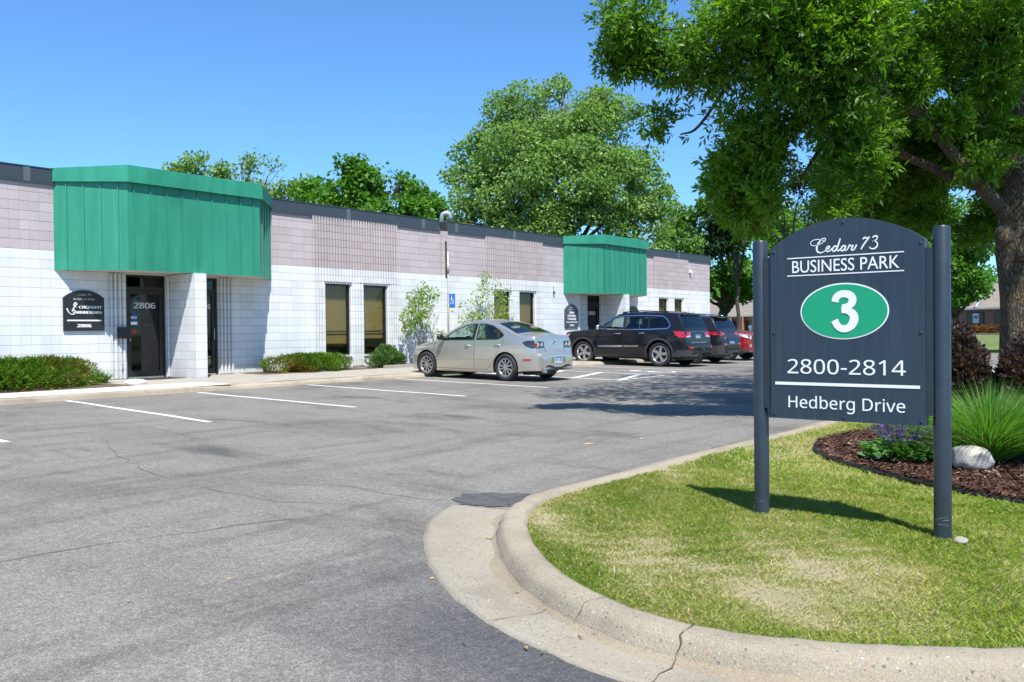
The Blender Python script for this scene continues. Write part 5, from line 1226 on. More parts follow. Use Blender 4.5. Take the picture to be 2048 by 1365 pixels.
text_mb('HB', .62, BP(up, .102, 1.84), -dB if (-dB).dot(CR) > 0 else dB, (0, 0, 1), .02, .004, width=.52).build('poster_lettering', M['black'], bs_)
pr_ = MB(); [bbox(pr_, up - .28, up + .28, .101, .106, z, z + .05) for z in (1.48, 1.58, 1.68)]; pr_.build('poster_rule', M['vinyl_grey'], bs_)
mbx_ = bbox(MB(), u_of(1919), u_of(1926), .02, .2, 1.35, 1.7); mbx_.build('letter_box', M['black'], hb)

# ================================================================ FOLIAGE
def leafmat(name, c0, c1, c2, trans=.35, rough=.5, spec=.4, brown=None):
    m, nt, p = newmat(name); a = N(nt, 'ShaderNodeAttribute', attribute_name='tint')
    st = [(0, c0), (.5, c1), (.86, c2)] + ([(.93, brown)] if brown else [])
    col = ramp(nt, a.outputs['Fac'], st)
    L(nt, col, p.inputs['Base Color']); p.inputs['Roughness'].default_value = rough; p.inputs['Specular IOR Level'].default_value = spec
    t = N(nt, 'ShaderNodeBsdfTranslucent'); L(nt, mix(nt, 1.0, col, (1.25, 1.35, .55), 'MULTIPLY'), t.inputs[0])
    mx = N(nt, 'ShaderNodeMixShader'); mx.inputs[0].default_value = trans; L(nt, p.outputs[0], mx.inputs[1]); L(nt, t.outputs[0], mx.inputs[2]); L(nt, mx.outputs[0], nt.nodes['Material Output'].inputs[0])
    return m
M['ash_leaf'] = leafmat('ash_leaves', (.065, .16, .008), (.125, .265, .015), (.23, .40, .035), .5, .38, .5)
M['cotton_leaf'] = leafmat('cottonwood_leaves', (.12, .22, .045), (.19, .32, .075), (.27, .41, .13), .42, .5, .4)
M['maple_leaf'] = leafmat('maple_leaves', (.055, .16, .014), (.095, .24, .024), (.16, .32, .04), .44, .5, .35)
M['light_leaf'] = leafmat('light_leaves', (.08, .18, .022), (.12, .25, .035), (.19, .33, .06), .42, .5, .4)
M['dark_shaded_leaf'] = leafmat('dark_shaded_leaves', (.010, .032, .009), (.016, .05, .012), (.03, .075, .018), .25, .5, .4)  # shade of the clump past the roof corner put into the leaf colour
M['sapling_leaf'] = leafmat('sapling_leaves', (.15, .25, .035), (.23, .34, .055), (.30, .38, .11), .45, .5, .4)
M['juniper'] = leafmat('juniper_sprays', (.05, .12, .008), (.10, .20, .014), (.18, .28, .03), .3, .7, .2, (.26, .12, .045))
M['spirea'] = leafmat('spirea_leaves', (.05, .12, .025), (.09, .18, .04), (.14, .24, .06), .3, .6, .3)
M['hedge_leaf'] = leafmat('hedge_leaves', (.05, .09, .01), (.10, .15, .02), (.17, .21, .03), .3, .6, .3)
M['purple_leaf'] = leafmat('ninebark_leaves', (.028, .015, .015), (.058, .033, .027), (.12, .085, .065), .25, .4, .5, (.20, .085, .03))
M['salvia_leaf'] = leafmat('salvia_leaves', (.06, .15, .035), (.09, .21, .05), (.14, .27, .08), .35, .6, .3)
M['salvia_flower'] = leafmat('salvia_flowers', (.075, .028, .22), (.13, .05, .34), (.24, .12, .46), .3, .6, .3)
M['tall_grass'] = leafmat('tall_grass_blades', (.06, .18, .02), (.10, .27, .035), (.20, .38, .08), .42, .45, .4, (.42, .36, .18))
M['lawn_blade'] = leafmat('lawn_blades', (.24, .38, .06), (.37, .47, .12), (.50, .51, .22), .5, .6, .25, (.60, .52, .34))
M['red_leaf'] = leafmat('red_barberry_leaves', (.10, .04, .012), (.19, .075, .02), (.25, .15, .04), .3, .6, .3)
def bark(name, a, b, lichen=None, scale=1.0):
    m, nt, p = newmat(name); co = coords(nt, 'World', (11 * scale, 11 * scale, 2.0 * scale))
    v = N(nt, 'ShaderNodeTexVoronoi', feature='DISTANCE_TO_EDGE'); v.inputs['Scale'].default_value = 1.6
    d = noise(nt, coords(nt, 'World'), 5 * scale, 4); ad = N(nt, 'ShaderNodeVectorMath', operation='ADD'); L(nt, co, ad.inputs[0]); cx = N(nt, 'ShaderNodeCombineXYZ'); L(nt, math_(nt, 'MULTIPLY', d, 2.0), cx.inputs[0]); L(nt, math_(nt, 'MULTIPLY', d, 1.3), cx.inputs[1]); L(nt, cx.outputs[0], ad.inputs[1]); L(nt, ad.outputs[0], v.inputs['Vector'])
    h = ramp(nt, v.outputs['Distance'], [(0, (0, 0, 0)), (.28, (1, 1, 1))])
    n = noise(nt, coords(nt, 'World'), 22 * scale, 5)
    base = mix(nt, h, tuple(c * .35 for c in a), mix(nt, n, a, b))
    if lichen:
        nl = ramp(nt, noise(nt, coords(nt, 'World'), 1.8 * scale, 7, .7), [(.46, (0, 0, 0)), (.60, (1, 1, 1))]); n2 = ramp(nt, noise(nt, coords(nt, 'World'), 30, 4), [(.42, (.2, .2, .2)), (.58, (1, 1, 1))])
        base = mix(nt, math_(nt, 'MULTIPLY', math_(nt, 'MULTIPLY', nl, n2), math_(nt, 'MULTIPLY_ADD', h, .8, .1)), base, lichen)
    L(nt, base, p.inputs['Base Color']); p.inputs['Roughness'].default_value = .92
    bump(nt, p, math_(nt, 'ADD', h, math_(nt, 'MULTIPLY', n, .3)), 1.0, .035); return m
M['ash_bark'] = bark('ash_bark', (.16, .13, .10), (.28, .23, .175), (.42, .26, .03), 2.3)
M['grey_bark'] = bark('grey_bark', (.10, .085, .065), (.19, .165, .13), None)
M['lichen_bark'] = bark('lichen_bark', (.06, .05, .035), (.11, .09, .06), (.22, .19, .03))
M['pale_bark'] = bark('pale_bark', (.25, .20, .16), (.40, .34, .28), None)

def unit(v): return v / (np.linalg.norm(v, axis=-1, keepdims=True) + 1e-9)
def blob_points(blobs, n, r, shell=.55, gap=.25, gscale=2.2, seed=1, wamp=.22):
    """points through the volume of overlapping clumps, thinned by a smooth field so gaps show"""
    vol = np.array([b[1][0] * b[1][1] * b[1][2] for b in blobs]) ** .75; cnt = (vol / vol.sum() * n * 1.5).astype(int) + 1; P, O = [], []
    for (c, rad), k in zip(blobs, cnt):
        d = unit(r.normal(size=(k, 3))); u = r.uniform(0, 1, k) ** (1 / 3.0); u = np.where(r.uniform(0, 1, k) < shell, .72 + .33 * r.uniform(0, 1, k), u)
        wob = 1 + wamp * vnoise(d, 3.2, seed + k % 97) + (wamp - .22) * .8 * vnoise(d, 8, seed + k % 53)
        q = d * (u * wob)[:, None] * np.array(rad); P.append(np.array(c) + q); O.append(d)
    P = np.concatenate(P); O = np.concatenate(O)
    k = vnoise(P, gscale, seed) + r.normal(size=len(P)) * .25 > (-1 + gap * 2) * .6
    return P[k], O[k]
def leaves(P, D, size, wid, r, nrm=None, jit=.7, fold=.15):
    """one kite-shaped leaf at each point, pointing along D"""
    n = len(P); s = size * r.uniform(.65, 1.25, n)[:, None]
    d = unit(D + r.normal(size=(n, 3)) * jit * .5); up = nrm if nrm is not None else np.array([0, 0, 1.0]); up = unit(up + r.normal(size=(n, 3)) * jit)
    sd = unit(np.cross(d, up)); nn = np.cross(sd, d); w = wid * s
    return np.stack([P, P + d * s * .45 + sd * w * .5 + nn * s * fold * .5, P + d * s, P + d * s * .45 - sd * w * .5 + nn * s * fold * .5], 1)
def clumpify(blobs, n, f, seed):
    r = np.random.default_rng(seed); out = []
    for c, rad in blobs:
        rad = np.array(rad)
        for _ in range(n):
            d = r.normal(size=3); d /= np.linalg.norm(d); out.append((tuple(np.array(c) + d * rad * r.uniform(.35, .95)), tuple(rad * f * r.uniform(.65, 1.35) * np.array([1, 1, .72]))))
        out.append((c, tuple(rad * .45)))
    return out
def tint(P, r, seed, amp=.25, scale=1.2):
    return np.clip(.42 + amp * vnoise(P, scale, seed) + r.normal(size=len(P)) * .17, 0, .90)
def limb_path(a, b, sag=.0, k=7, jit=.06, r=random):
    a, b = Vector(a), Vector(b); l = (b - a).length; out = []
    for i in range(k + 1):
        t = i / k; p = a.lerp(b, t) + Vector((0, 0, sag * l * math.sin(math.pi * t)))
        if 0 < i < k: p += Vector((r.uniform(-1, 1), r.uniform(-1, 1), r.uniform(-1, 1))) * jit * l / 3
        out.append(p)
    return out
def sprays(P, O, r, nl, length, lsize, lwid, droop=.35, seed=0):
    """compound leaves: nl leaflets in pairs along a drooping stalk; -> leaf quads, positions"""
    n = len(P); ax = unit(O * .6 + np.array([0, 0, -droop]) + r.normal(size=(n, 3)) * .85); up = unit(np.array([0, 0, .7]) + r.normal(size=(n, 3)) * .8); sd = unit(np.cross(ax, up)); Q, TP = [], []
    L_ = length * r.uniform(.7, 1.2, n)[:, None]
    for j in range(nl):
        t = .25 + .75 * (j // 2 + 1) / (nl // 2 + 1); s = 1 if j % 2 else -1
        if j == nl - 1: base, dr = P + ax * L_, ax
        else: base, dr = P + ax * L_ * t + np.array([0, 0, -1]) * L_ * t * t * .10, unit(ax * .75 + sd * s * .9 + np.array([0, 0, -.08]))
        Q.append(leaves(base, dr, lsize, lwid, r, up, .6)); TP.append(base)
    return np.concatenate(Q), np.concatenate(TP)
def tree(name, label, base, blobs, leaf, nleaf, lsize, lw, bk, trad, seed, cat='tree', group=None, limbs=None, gap=.25, gscale=1.2, shell=.55, fork=.35, sub=3, compound=0, tamp=.25, tscale=.8, lean=(0, 0), jit=.9):
    r = np.random.default_rng(seed); rd = random.Random(seed); base = Vector(base)
    root = empty(name, base, label, cat, group); mb = MB()
    cz = np.mean([b[0][2] for b in blobs]); cx = np.mean([b[0][0] for b in blobs]); cy = np.mean([b[0][1] for b in blobs])
    fk = base + (Vector((cx, cy, cz)) - base) * fork; fk.x = base.x + (cx - base.x) * .25 + lean[0]; fk.y = base.y + (cy - base.y) * .25 + lean[1]
    tr = limb_path(base - Vector((0, 0, .3)), fk, 0, 6, .05, rd); n = len(tr)
    mb.tube(tr, [trad * (1.35 - .55 * min(1, i / 2)) if i < 2 else trad * (.85 - .25 * i / n) for i in range(n)], 12)
    for (c, rad) in (blobs if limbs is None else [blobs[i] for i in limbs]):
        p = limb_path(fk - Vector((0, 0, rd.uniform(0, .12) * (fk - base).length)), c, .06, 7, .10, rd); r0 = trad * rd.uniform(.32, .5)
        mb.tube(p, [r0 * (1 - .82 * i / 7) for i in range(8)], 7)
        for _ in range(sub):
            a = p[rd.randint(3, 6)]; d = Vector((rd.gauss(0, 1), rd.gauss(0, 1), rd.gauss(.3, .8))).normalized(); e = Vector(c) + Vector([d[i] * rad[i] * .9 for i in range(3)])
            q = limb_path(a, e, .05, 5, .14, rd); mb.tube(q, [r0 * .32 * (1 - .8 * i / 5) for i in range(6)], 5)
    mb.build('trunk', bk, root)
    P, O = blob_points(clumpify(blobs, 9, .48, seed) if cat == 'tree' and name != 'sapling' else blobs, nleaf, r, shell, gap, gscale, seed)
    if compound: Q, T = sprays(P, O, r, compound, lsize * 2.2, lsize, lw, .35, seed)
    else: Q, T = leaves(P, O * .6 + np.array([0, 0, -.35]), lsize, lw, r, None, jit), P
    np_mesh('crown', Q.reshape(-1, 3), 4, leaf, root, {'tint': tint(T, r, seed, tamp, tscale)})
    return root
def B(px, py, depth, rad, sq=(1, 1, 1)):
    c = at(px, py, depth); rr = rad if hasattr(rad, '__len__') else (rad * sq[0], rad * sq[1], rad * sq[2]); return (tuple(c), rr)

# ---- the near ash over the sign
base = at(2066, 700, 13.2); base.z = -.24; r = np.random.default_rng(5); rd = random.Random(5)
ash = empty('ash_tree', base, 'tall ash tree with lichened furrowed trunk and low spreading limbs over the sign', 'tree')
fk = at(2056, 455, 13.2); mb = MB()
ring = []; k = 40; hs = [(-.3, .70), (0, .60), (.12, .545), (.3, .49), (.6, .455), (1.1, .435), (1.6, .43), (2.0, .44), (2.35, .47), (2.6, .46), (2.9, .41), (3.2, .35), (3.6, .29)]
vs = []
for z, rr in hs:
    t = max(0, min(1.4, (z) / 2.7)); c = base.lerp(fk, t); 
    for i in range(k):
        a = 2 * math.pi * i / k; f = 1 + .035 * math.sin(5 * a + z * 1.3) + .02 * math.sin(11 * a + z * 3) + (.10 * math.sin(4 * a + 1) * max(0, 1 - z / .5)); vs.append((c.x + rr * .96 * f * math.cos(a), c.y + rr * .96 * f * math.sin(a), base.z + z))
mb.add(vs, [(j * k + i, j * k + (i + 1) % k, (j + 1) * k + (i + 1) % k, (j + 1) * k + i) for j in range(len(hs) - 1) for i in range(k)], smooth=True)
def limb(pix, r0, r1, n=9):
    pts = [at(*p) for p in pix]; Q = [Vector(q) for q in catmull([tuple(p) for p in pts], 5)]; mb.tube(Q, [r0 + (r1 - r0) * i / (len(Q) - 1) for i in range(len(Q))], n); return Q
limb([(2045, 470, 13.2), (2005, 420, 13.1), (1950, 360, 12.8), (1900, 300, 12.6), (1855, 245, 12.4), (1790, 205, 12.1), (1710, 192, 11.8), (1600, 150, 11.5), (1480, 130, 11.5)], .125, .018)
limb([(2030, 455, 13.3), (1975, 385, 13.4), (1900, 352, 13.3), (1840, 325, 13.1), (1760, 290, 12.8), (1690, 245, 12.5), (1640, 215, 12.2), (1560, 260, 12.2), (1470, 290, 12.3)], .09, .016)
limb([(2060, 470, 13.2), (2050, 380, 13.3), (2035, 250, 13.5), (2030, 100, 13.6), (2010, -100, 13.7), (1980, -400, 13.6)], .29, .12, 12)
limb([(2055, 400, 13.3), (2110, 200, 13.5), (2190, 0, 13.8), (2260, -300, 14)], .22, .07)
limb([(2032, 180, 13.5), (1960, 60, 13.3), (1860, -60, 12.9), (1720, -160, 12.4), (1560, -220, 12)], .11, .02)
limb([(1990, -100, 13.6), (1840, -330, 13), (1640, -480, 12.2)], .11, .03)
limb([(1790, 205, 12.1), (1735, 140, 11.8), (1700, 60, 11.5), (1620, 0, 11.2)], .06, .02, 7)
limb([(1690, 245, 12.5), (1640, 300, 12.3), (1600, 360, 12.1)], .05, .015, 7)
limb([(1855, 245, 12.4), (1830, 150, 12.6), (1790, 60, 12.8)], .06, .02, 7)
limb([(1600, 150, 11.5), (1450, 60, 11.4), (1320, 60, 11.5)], .04, .012, 6)
limb([(1480, 130, 11.5), (1400, 250, 11.9), (1360, 270, 12)], .03, .01, 6)
limb([(2030, 300, 13.4), (1900, 180, 14.6), (1820, 120, 15.5)], .10, .03, 7)
# knot and burr on the trunk
for (px, py, s) in ((2008, 472, .17), (2046, 508, .12)):
    c = at(px, py, 12.83); V, F_ = rock_like(s * .8, s * .8, s, 2, 2); mb.add([(c.x + a, c.y + b, c.z + d) for a, b, d in V], F_, smooth=True)
mb.build('trunk', M['ash_bark'], ash)
AB = [(1900, 240, 12.3, .34), (1980, 160, 12.6, .5), (1830, 170, 12.0, .4), (2020, 270, 12.8, .36), (1960, 330, 12.6, .26), (1720, 420, 16, .7), (1820, 400, 16.5, .8), (1900, 410, 16.5, .7), (1970, 430, 16, .6), (1320, 235, 12.0, .26), (1350, 255, 12.0, .30), (1660, 400, 11.6, .36), (1700, 300, 11.6, .40), (1680, 230, 11.3, .5), (1740, 240, 12.0, .5), (1700, 380, 12.6, .4), (1780, 230, 14.2, .8), (1860, 300, 15.2, .9), (1940, 330, 15.6, .9), (2010, 340, 15.6, .8), (1760, 350, 15.4, .8), (1660, 300, 14.5, .8), (1920, 210, 13.9, .5), (1840, 130, 13.0, .6), (1290, 50, 11.6, .62), (1270, 110, 11.7, .42), (1380, 40, 11.5, .75), (1355, 140, 11.8, .5), (1470, 120, 11.4, .72), (1560, 40, 11.0, .85), (1620, 140, 11.0, .72), (1700, 60, 11.0, .8), (1690, 170, 11.3, .45),
      (1370, 250, 12.1, .36), (1450, 250, 12.1, .6), (1540, 220, 11.9, .62), (1410, 330, 12.2, .38), (1500, 320, 12.2, .55), (1590, 290, 11.9, .5), (1640, 250, 11.6, .45), (1650, 330, 11.5, .34), (1620, 390, 11.5, .34), (1560, 380, 12.0, .42), (1450, 370, 12.4, .42), (1500, 410, 12.4, .40),
      (1790, 40, 12.0, .9), (1770, 130, 12.2, .55), (1880, 70, 13.0, .95), (1850, 190, 14.2, .7), (1950, 150, 14.4, .9), (1990, 40, 13.4, .9), (2060, 90, 13.0, .7), (1790, 260, 14.6, .7), (1900, 270, 15.0, .8), (1990, 260, 15.0, .8), (1720, 330, 14.8, .6),
      (1300, -110, 11.6, .8), (1450, -120, 11.2, 1.0), (1620, -110, 10.9, 1.05), (1790, -130, 11.4, 1.1), (1960, -140, 12.4, 1.2), (2120, -100, 12.8, 1.2), (2200, 120, 13.4, 1.1), (2300, 300, 14, .9), (1400, -300, 11.6, 1.0), (1600, -320, 11.4, 1.2), (1820, -350, 12.0, 1.4), (2040, -380, 12.8, 1.5), (2240, -320, 13.2, 1.4),
      (1560, -520, 12, 1.1), (1780, -600, 12.6, 1.4), (2020, -650, 13.2, 1.6), (2240, -560, 14, 1.4), (1700, -140, 14.5, 1.3), (1500, -60, 13.6, 1.0), (1880, -160, 15.4, 1.5), (2100, -150, 15.6, 1.5), (1640, 60, 13.6, .9), (1760, 120, 15.6, 1.0), (1980, -420, 16.5, 1.8), (2150, 100, 16.2, 1.3), (1700, -380, 15, 1.5)]
AB = [b if -60 < b[1] and b[0] < 2120 else (b[0], b[1], b[2] + 1.5, b[3] * 1.12) for b in AB] + [(1880, -170, 11.4, 1.2), (2060, -120, 11.6, 1.3), (1800, -330, 11.2, 1.1), (2000, -420, 11.0, 1.4), (2230, -60, 12.0, 1.3), (2200, -350, 11.4, 1.4), (1900, -600, 10.8, 1.3), (2150, -700, 10.8, 1.5), (2400, -300, 12.0, 1.5)]  # unseen crown clumps: some moved back for light, last ones added to shade right side
blobs = [B(*b[:3], b[3], (1, 1, .82)) for b in AB]
P, O = blob_points(clumpify([b for b, q in zip(blobs, AB) if -60 < q[1] and q[0] < 2120], 7, .42, 77), 36000, r, .50, .36, 3.4, 3, .46); P2_, O2_ = blob_points([b for b, q in zip(blobs, AB) if not (-60 < q[1] and q[0] < 2120)], 16000, r, .5, .40, 2.4, 6, .4)
P = np.concatenate([P, P2_]); O = np.concatenate([O, O2_]); Q, T = sprays(P, O, r, 7, .17, .112, .31, .06, 3)
np_mesh('crown', Q.reshape(-1, 3), 4, M['ash_leaf'], ash, {'tint': tint(T, r, 4, .22, 2.0)})

# ---- trees behind the building
def tg(px, depth, z=-.1): p = at(px, 650, depth); return (p.x, p.y, z)
tree('cottonwood_tree', 'largest cottonwood, pale green rounded crown rising behind the middle of the roof', tg(1110, 52), [B(*b) for b in
     [(1100, 215, 52, 2.3), (1020, 245, 52, 2.2), (1180, 235, 52, 2.0), (950, 290, 52, 1.7), (1060, 300, 51, 2.6), (1160, 310, 51, 2.5), (1240, 270, 52, 1.8), (1275, 320, 52, 1.5), (920, 360, 52, 1.3), (980, 360, 51, 2.2), (1080, 400, 50, 2.6), (1190, 400, 50, 2.4), (1270, 390, 51, 1.8), (1310, 430, 51, 1.1), (930, 430, 51, 1.5), (1000, 450, 50, 2.0), (1130, 470, 50, 2.2), (1240, 470, 50, 2.0), (1090, 500, 50, 2), (910, 490, 51, 1.0), (1190, 190, 52.4, 1.0), (1120, 175, 52.4, .9), (1310, 490, 51, 1.4), (1330, 380, 52, .6), (1210, 215, 52.6, .7)]],
     M['cotton_leaf'], 70000, .19, .85, M['pale_bark'], .55, 21, fork=.38, gap=.30, gscale=1.1, sub=3, tamp=.12, tscale=.5)
tree('cottonwood_tree', 'sparse pale cottonwood tops showing above the left green canopy', tg(460, 58), [B(*b) for b in
     [(355, 335, 58, .75), (395, 320, 58, .9), (390, 350, 58, 1.1), (440, 345, 58, 1.0), (470, 365, 57, 1.3), (510, 330, 58, 1.1), (500, 320, 58, .7), (545, 340, 58, 1.0), (560, 370, 57, 1.1), (590, 385, 57, .8), (530, 390, 57, 1.5), (420, 390, 57, 1.5), (340, 345, 58, .5), (600, 365, 58, .4), (545, 420, 57, 1.6)]],
     M['cotton_leaf'], 7500, .22, .8, M['pale_bark'], .4, 22, fork=.5, gap=.38, gscale=1.4, sub=4, tamp=.1)
tree('maple_tree', 'dense dark green maple behind the roof left of the largest cottonwood', tg(735, 46), [B(*b) for b in
     [(700, 350, 46, 1.1), (735, 355, 46, .9), (660, 380, 46, 1.3), (720, 390, 46, 1.5), (790, 375, 46, 1.2), (840, 400, 46, 1.2), (610, 395, 46, .9), (620, 415, 46, 1.1), (690, 420, 45, 1.5), (770, 425, 45, 1.6), (840, 435, 45, 1.4), (870, 420, 46, .8), (580, 400, 46, .6), (720, 450, 45, 1.6), (800, 460, 45, 1.4), (640, 440, 45, 1.1), (710, 335, 46, .6), (800, 355, 46, .6), (860, 460, 45, 1)]],
     M['maple_leaf'], 24000, .25, .75, M['grey_bark'], .35, 23, gap=.22, gscale=1.6, tamp=.18, tscale=1.0)
tree('bushy_tree', 'yellow-green loose tree between the far end of the roof and the largest cottonwood', tg(1375, 66), [B(*b) for b in
     [(1370, 430, 66, 1.4), (1400, 445, 66, 1.5), (1350, 460, 66, 1.4), (1385, 475, 65, 1.6), (1330, 490, 66, 1.2), (1420, 490, 66, 1.4), (1365, 505, 66, 1.3), (1410, 420, 66, 1.0)]],
     M['light_leaf'], 6500, .28, .8, M['grey_bark'], .3, 24, gap=.32, gscale=1.2, sub=4)
tree('street_tree', 'leafy tree with leaning lichen-covered trunk just past the building corner', tg(1432, 62, -.1), [B(*b) for b in
     [(1470, 470, 60, 1.6), (1455, 500, 60, 1.3), (1500, 520, 60, 1.7), (1530, 490, 60, 1.5), (1480, 545, 60, 1.1), (1440, 550, 61, .9), (1410, 560, 61, .9), (1520, 560, 60, 1.2), (1550, 540, 60, 1.4), (1480, 430, 60, 1.3), (1560, 460, 61, 1.5), (1400, 590, 62, .7), (1500, 585, 61, .9)]],
     M['maple_leaf'], 13000, .27, .75, M['lichen_bark'], .50, 25, fork=.42, gap=.28, gscale=1.3, lean=(.3, 0))
tree('street_tree', 'dark shaded tree hanging close above the far corner of the roof', tg(1475, 56, -.1), [B(a, b, 54, d * 1.3) for a, b, c__, d in
     [(1450, 420, 40, .9), (1455, 465, 40, .95), (1445, 500, 40, .85), (1440, 530, 40, .6), (1480, 440, 40, .9), (1490, 400, 40, .9), (1520, 420, 40, .8), (1470, 490, 40, .6), (1540, 395, 40, .8), (1430, 455, 40, .5), (1470, 375, 40, .9)]],
     M['dark_shaded_leaf'], 12000, .23, .7, M['grey_bark'], .16, 26, fork=.55, gap=.22, gscale=1.6)
tree('shade_tree', 'broad bright green tree standing behind the sign and the brick building', tg(1760, 74, -.05), [B(*b) for b in
     [(1600, 460, 72, 2.2), (1680, 420, 72, 2.6), (1760, 390, 73, 3.0), (1850, 400, 73, 3.0), (1700, 500, 72, 2.6), (1800, 490, 71, 2.8), (1880, 490, 71, 2.4), (1580, 530, 72, 1.9), (1640, 560, 72, 1.8), (1550, 500, 72, 1.3), (1760, 560, 72, 2.2), (1850, 560, 72, 2.0), (1560, 590, 73, 1.2), (1660, 350, 73, 2), (1560, 420, 73, 1.3), (1800, 300, 74, 2.6), (1900, 330, 74, 2.4), (1960, 420, 74, 1.6)]],
     M['light_leaf'], 27000, .30, .75, M['grey_bark'], .45, 27, gap=.22, gscale=.9)
tree('shade_tree', 'green maple with low drooping foliage left of the big trunk, before the brick building', tg(1905, 48, -.05), [B(*b) for b in
     [(1920, 500, 46, 1.1), (1950, 470, 46, 1.1), (1910, 545, 46, 1.0), (1945, 560, 46, .9), (1965, 580, 46, .55), (1890, 580, 46, .8), (1925, 595, 46, .5), (1900, 450, 46, 1.3), (1960, 420, 47, 1.2), (1870, 520, 46, 1.2), (1840, 470, 47, 1.4), (1980, 500, 47, .6), (1990, 400, 47, 1.1)]],
     M['maple_leaf'], 13000, .21, .75, M['grey_bark'], .28, 28, gap=.2, gscale=1.7)
tree('thin_tree', 'thin bare-limbed tree with curved trunk showing left of the sign arch', tg(1590, 40, -.2), [B(*b) for b in [(1510, 350, 38, .8), (1550, 330, 38, .9), (1600, 360, 38, .9), (1470, 370, 38, .7), (1640, 420, 38, .8)]],
     M['dark_shaded_leaf'], 3000, .16, .7, M['grey_bark'], .13, 29, fork=.62, gap=.35)
r = np.random.default_rng(31); P = []
for px in np.arange(1120, 2700, 7): P.append((px + r.uniform(-6, 6), 553 + 10 * math.sin(px * .013) + r.uniform(0, 12), 330 + r.uniform(-20, 20)))
bl = [B(a, b, d, r.uniform(4, 6.5)) for a, b, d in P] + [B(a, b + 35, d - 6, r.uniform(5, 7)) for a, b, d in P] + [B(a, b + 65, d - 12, 6) for a, b, d in P[::2]]
P, O = blob_points(bl, 42000, r, .7, .05, .3, 2); tag(np_mesh('distant_wood', leaves(P, O, 1.5, .8, r, None, .9).reshape(-1, 3), 4, M['maple_leaf'], None, {'tint': tint(P, r, 8, .2, .1)}), kind='stuff')

# ---- shrubs
def shrub(name, label, c, blobs, leaf, n, ls, lw, seed, brown=None, gap=.12, gscale=7, up=.5, cat='shrub', group=None, jit=.8, shell=.7, stems=True, amp=.22, tsc=4, bk='grey_bark'):
    r = np.random.default_rng(seed); root = empty(name, c, label, cat, group)
    P, O = blob_points(blobs, n, r, shell, gap, gscale, seed); k = P[:, 2] > c[2] + .01; P, O = P[k], O[k]
    Q = leaves(P, O + np.array([0, 0, up]), ls, lw, r, None, jit); t = tint(P, r, seed, amp, tsc)
    if brown:
        bn = vnoise(P, brown[0], seed + 5) + r.normal(size=len(P)) * .3 - (P[:, 2] - c[2]) * brown[2]; t = np.where(bn > brown[1], .93 + .07 * r.uniform(0, 1, len(P)), t)
    np_mesh('foliage', Q.reshape(-1, 3), 4, leaf, root, {'tint': t})
    if stems:
        mb = MB(); rd = random.Random(seed)
        for b in blobs:
            p = limb_path((c[0] + (b[0][0] - c[0]) * .5, c[1] + (b[0][1] - c[1]) * .5, c[2] - .03), b[0], .03, 4, .1, rd); mb.tube(p, [.02, .016, .012, .008, .005], 5)
        mb.build('stem', M[bk], root)
    return root
z_ = -.03
def clump(xs, y, z, rr): return [((x, y + dy, z + dz), rr) for x, dy, dz in xs]
shrub('juniper_shrub', 'wide juniper with russet dead patches in the bed at the left edge', (6.9, -1.45, z_), clump([(5.2, 0, .27), (5.8, .1, .32), (6.3, -.1, .33), (6.8, 0, .33), (7.2, -.05, .31), (7.55, .08, .33), (7.9, .0, .30), (8.2, .1, .24), (6.0, -.35, .2), (6.6, -.4, .2), (7.2, -.35, .18), (7.7, -.25, .16), (4.6, 0, .28)], -1.45, -.025, (.44, .5, .28)), M['juniper'], 26000, .085, .28, 41, (2.6, .30, 1.2), gap=.10, gscale=6, up=.6, group='low junipers by the wall')
shrub('juniper_shrub', 'lower juniper with bare grey twigs below the first pair of windows', (14.6, -.62, z_), clump([(13.65, 0, .17), (14.05, 0, .24), (14.5, .05, .25), (14.95, 0, .26), (15.3, .0, .23), (15.6, .05, .16), (14.3, -.25, .14), (15.0, -.25, .15)], -.62, 0, (.36, .42, .24)), M['juniper'], 14000, .08, .28, 42, (2.8, .72, 1.6), gap=.14, gscale=6, up=.6, group='low junipers by the wall')
shrub('spirea_bush', 'rounded fresh green bush under the second window, left of the saplings', (17.35, -.65, z_), clump([(17.05, 0, .17), (17.35, .05, .30), (17.65, 0, .26), (17.2, -.1, .26), (17.45, 0, .42), (17.85, 0, .16)], -.65, 0, (.27, .3, .22)), M['spirea'], 7000, .07, .5, 43, gap=.2, gscale=8, up=.8)
shrub('clipped_hedge', 'clipped yellow-green hedge between the silver saloon and the black car', (27.0, -.8, z_), clump([(26.2, 0, .22), (26.7, 0, .24), (27.2, 0, .23), (27.6, 0, .18)], -.8, 0, (.42, .42, .30)), M['hedge_leaf'], 8000, .06, .6, 44, gap=.05, gscale=8)
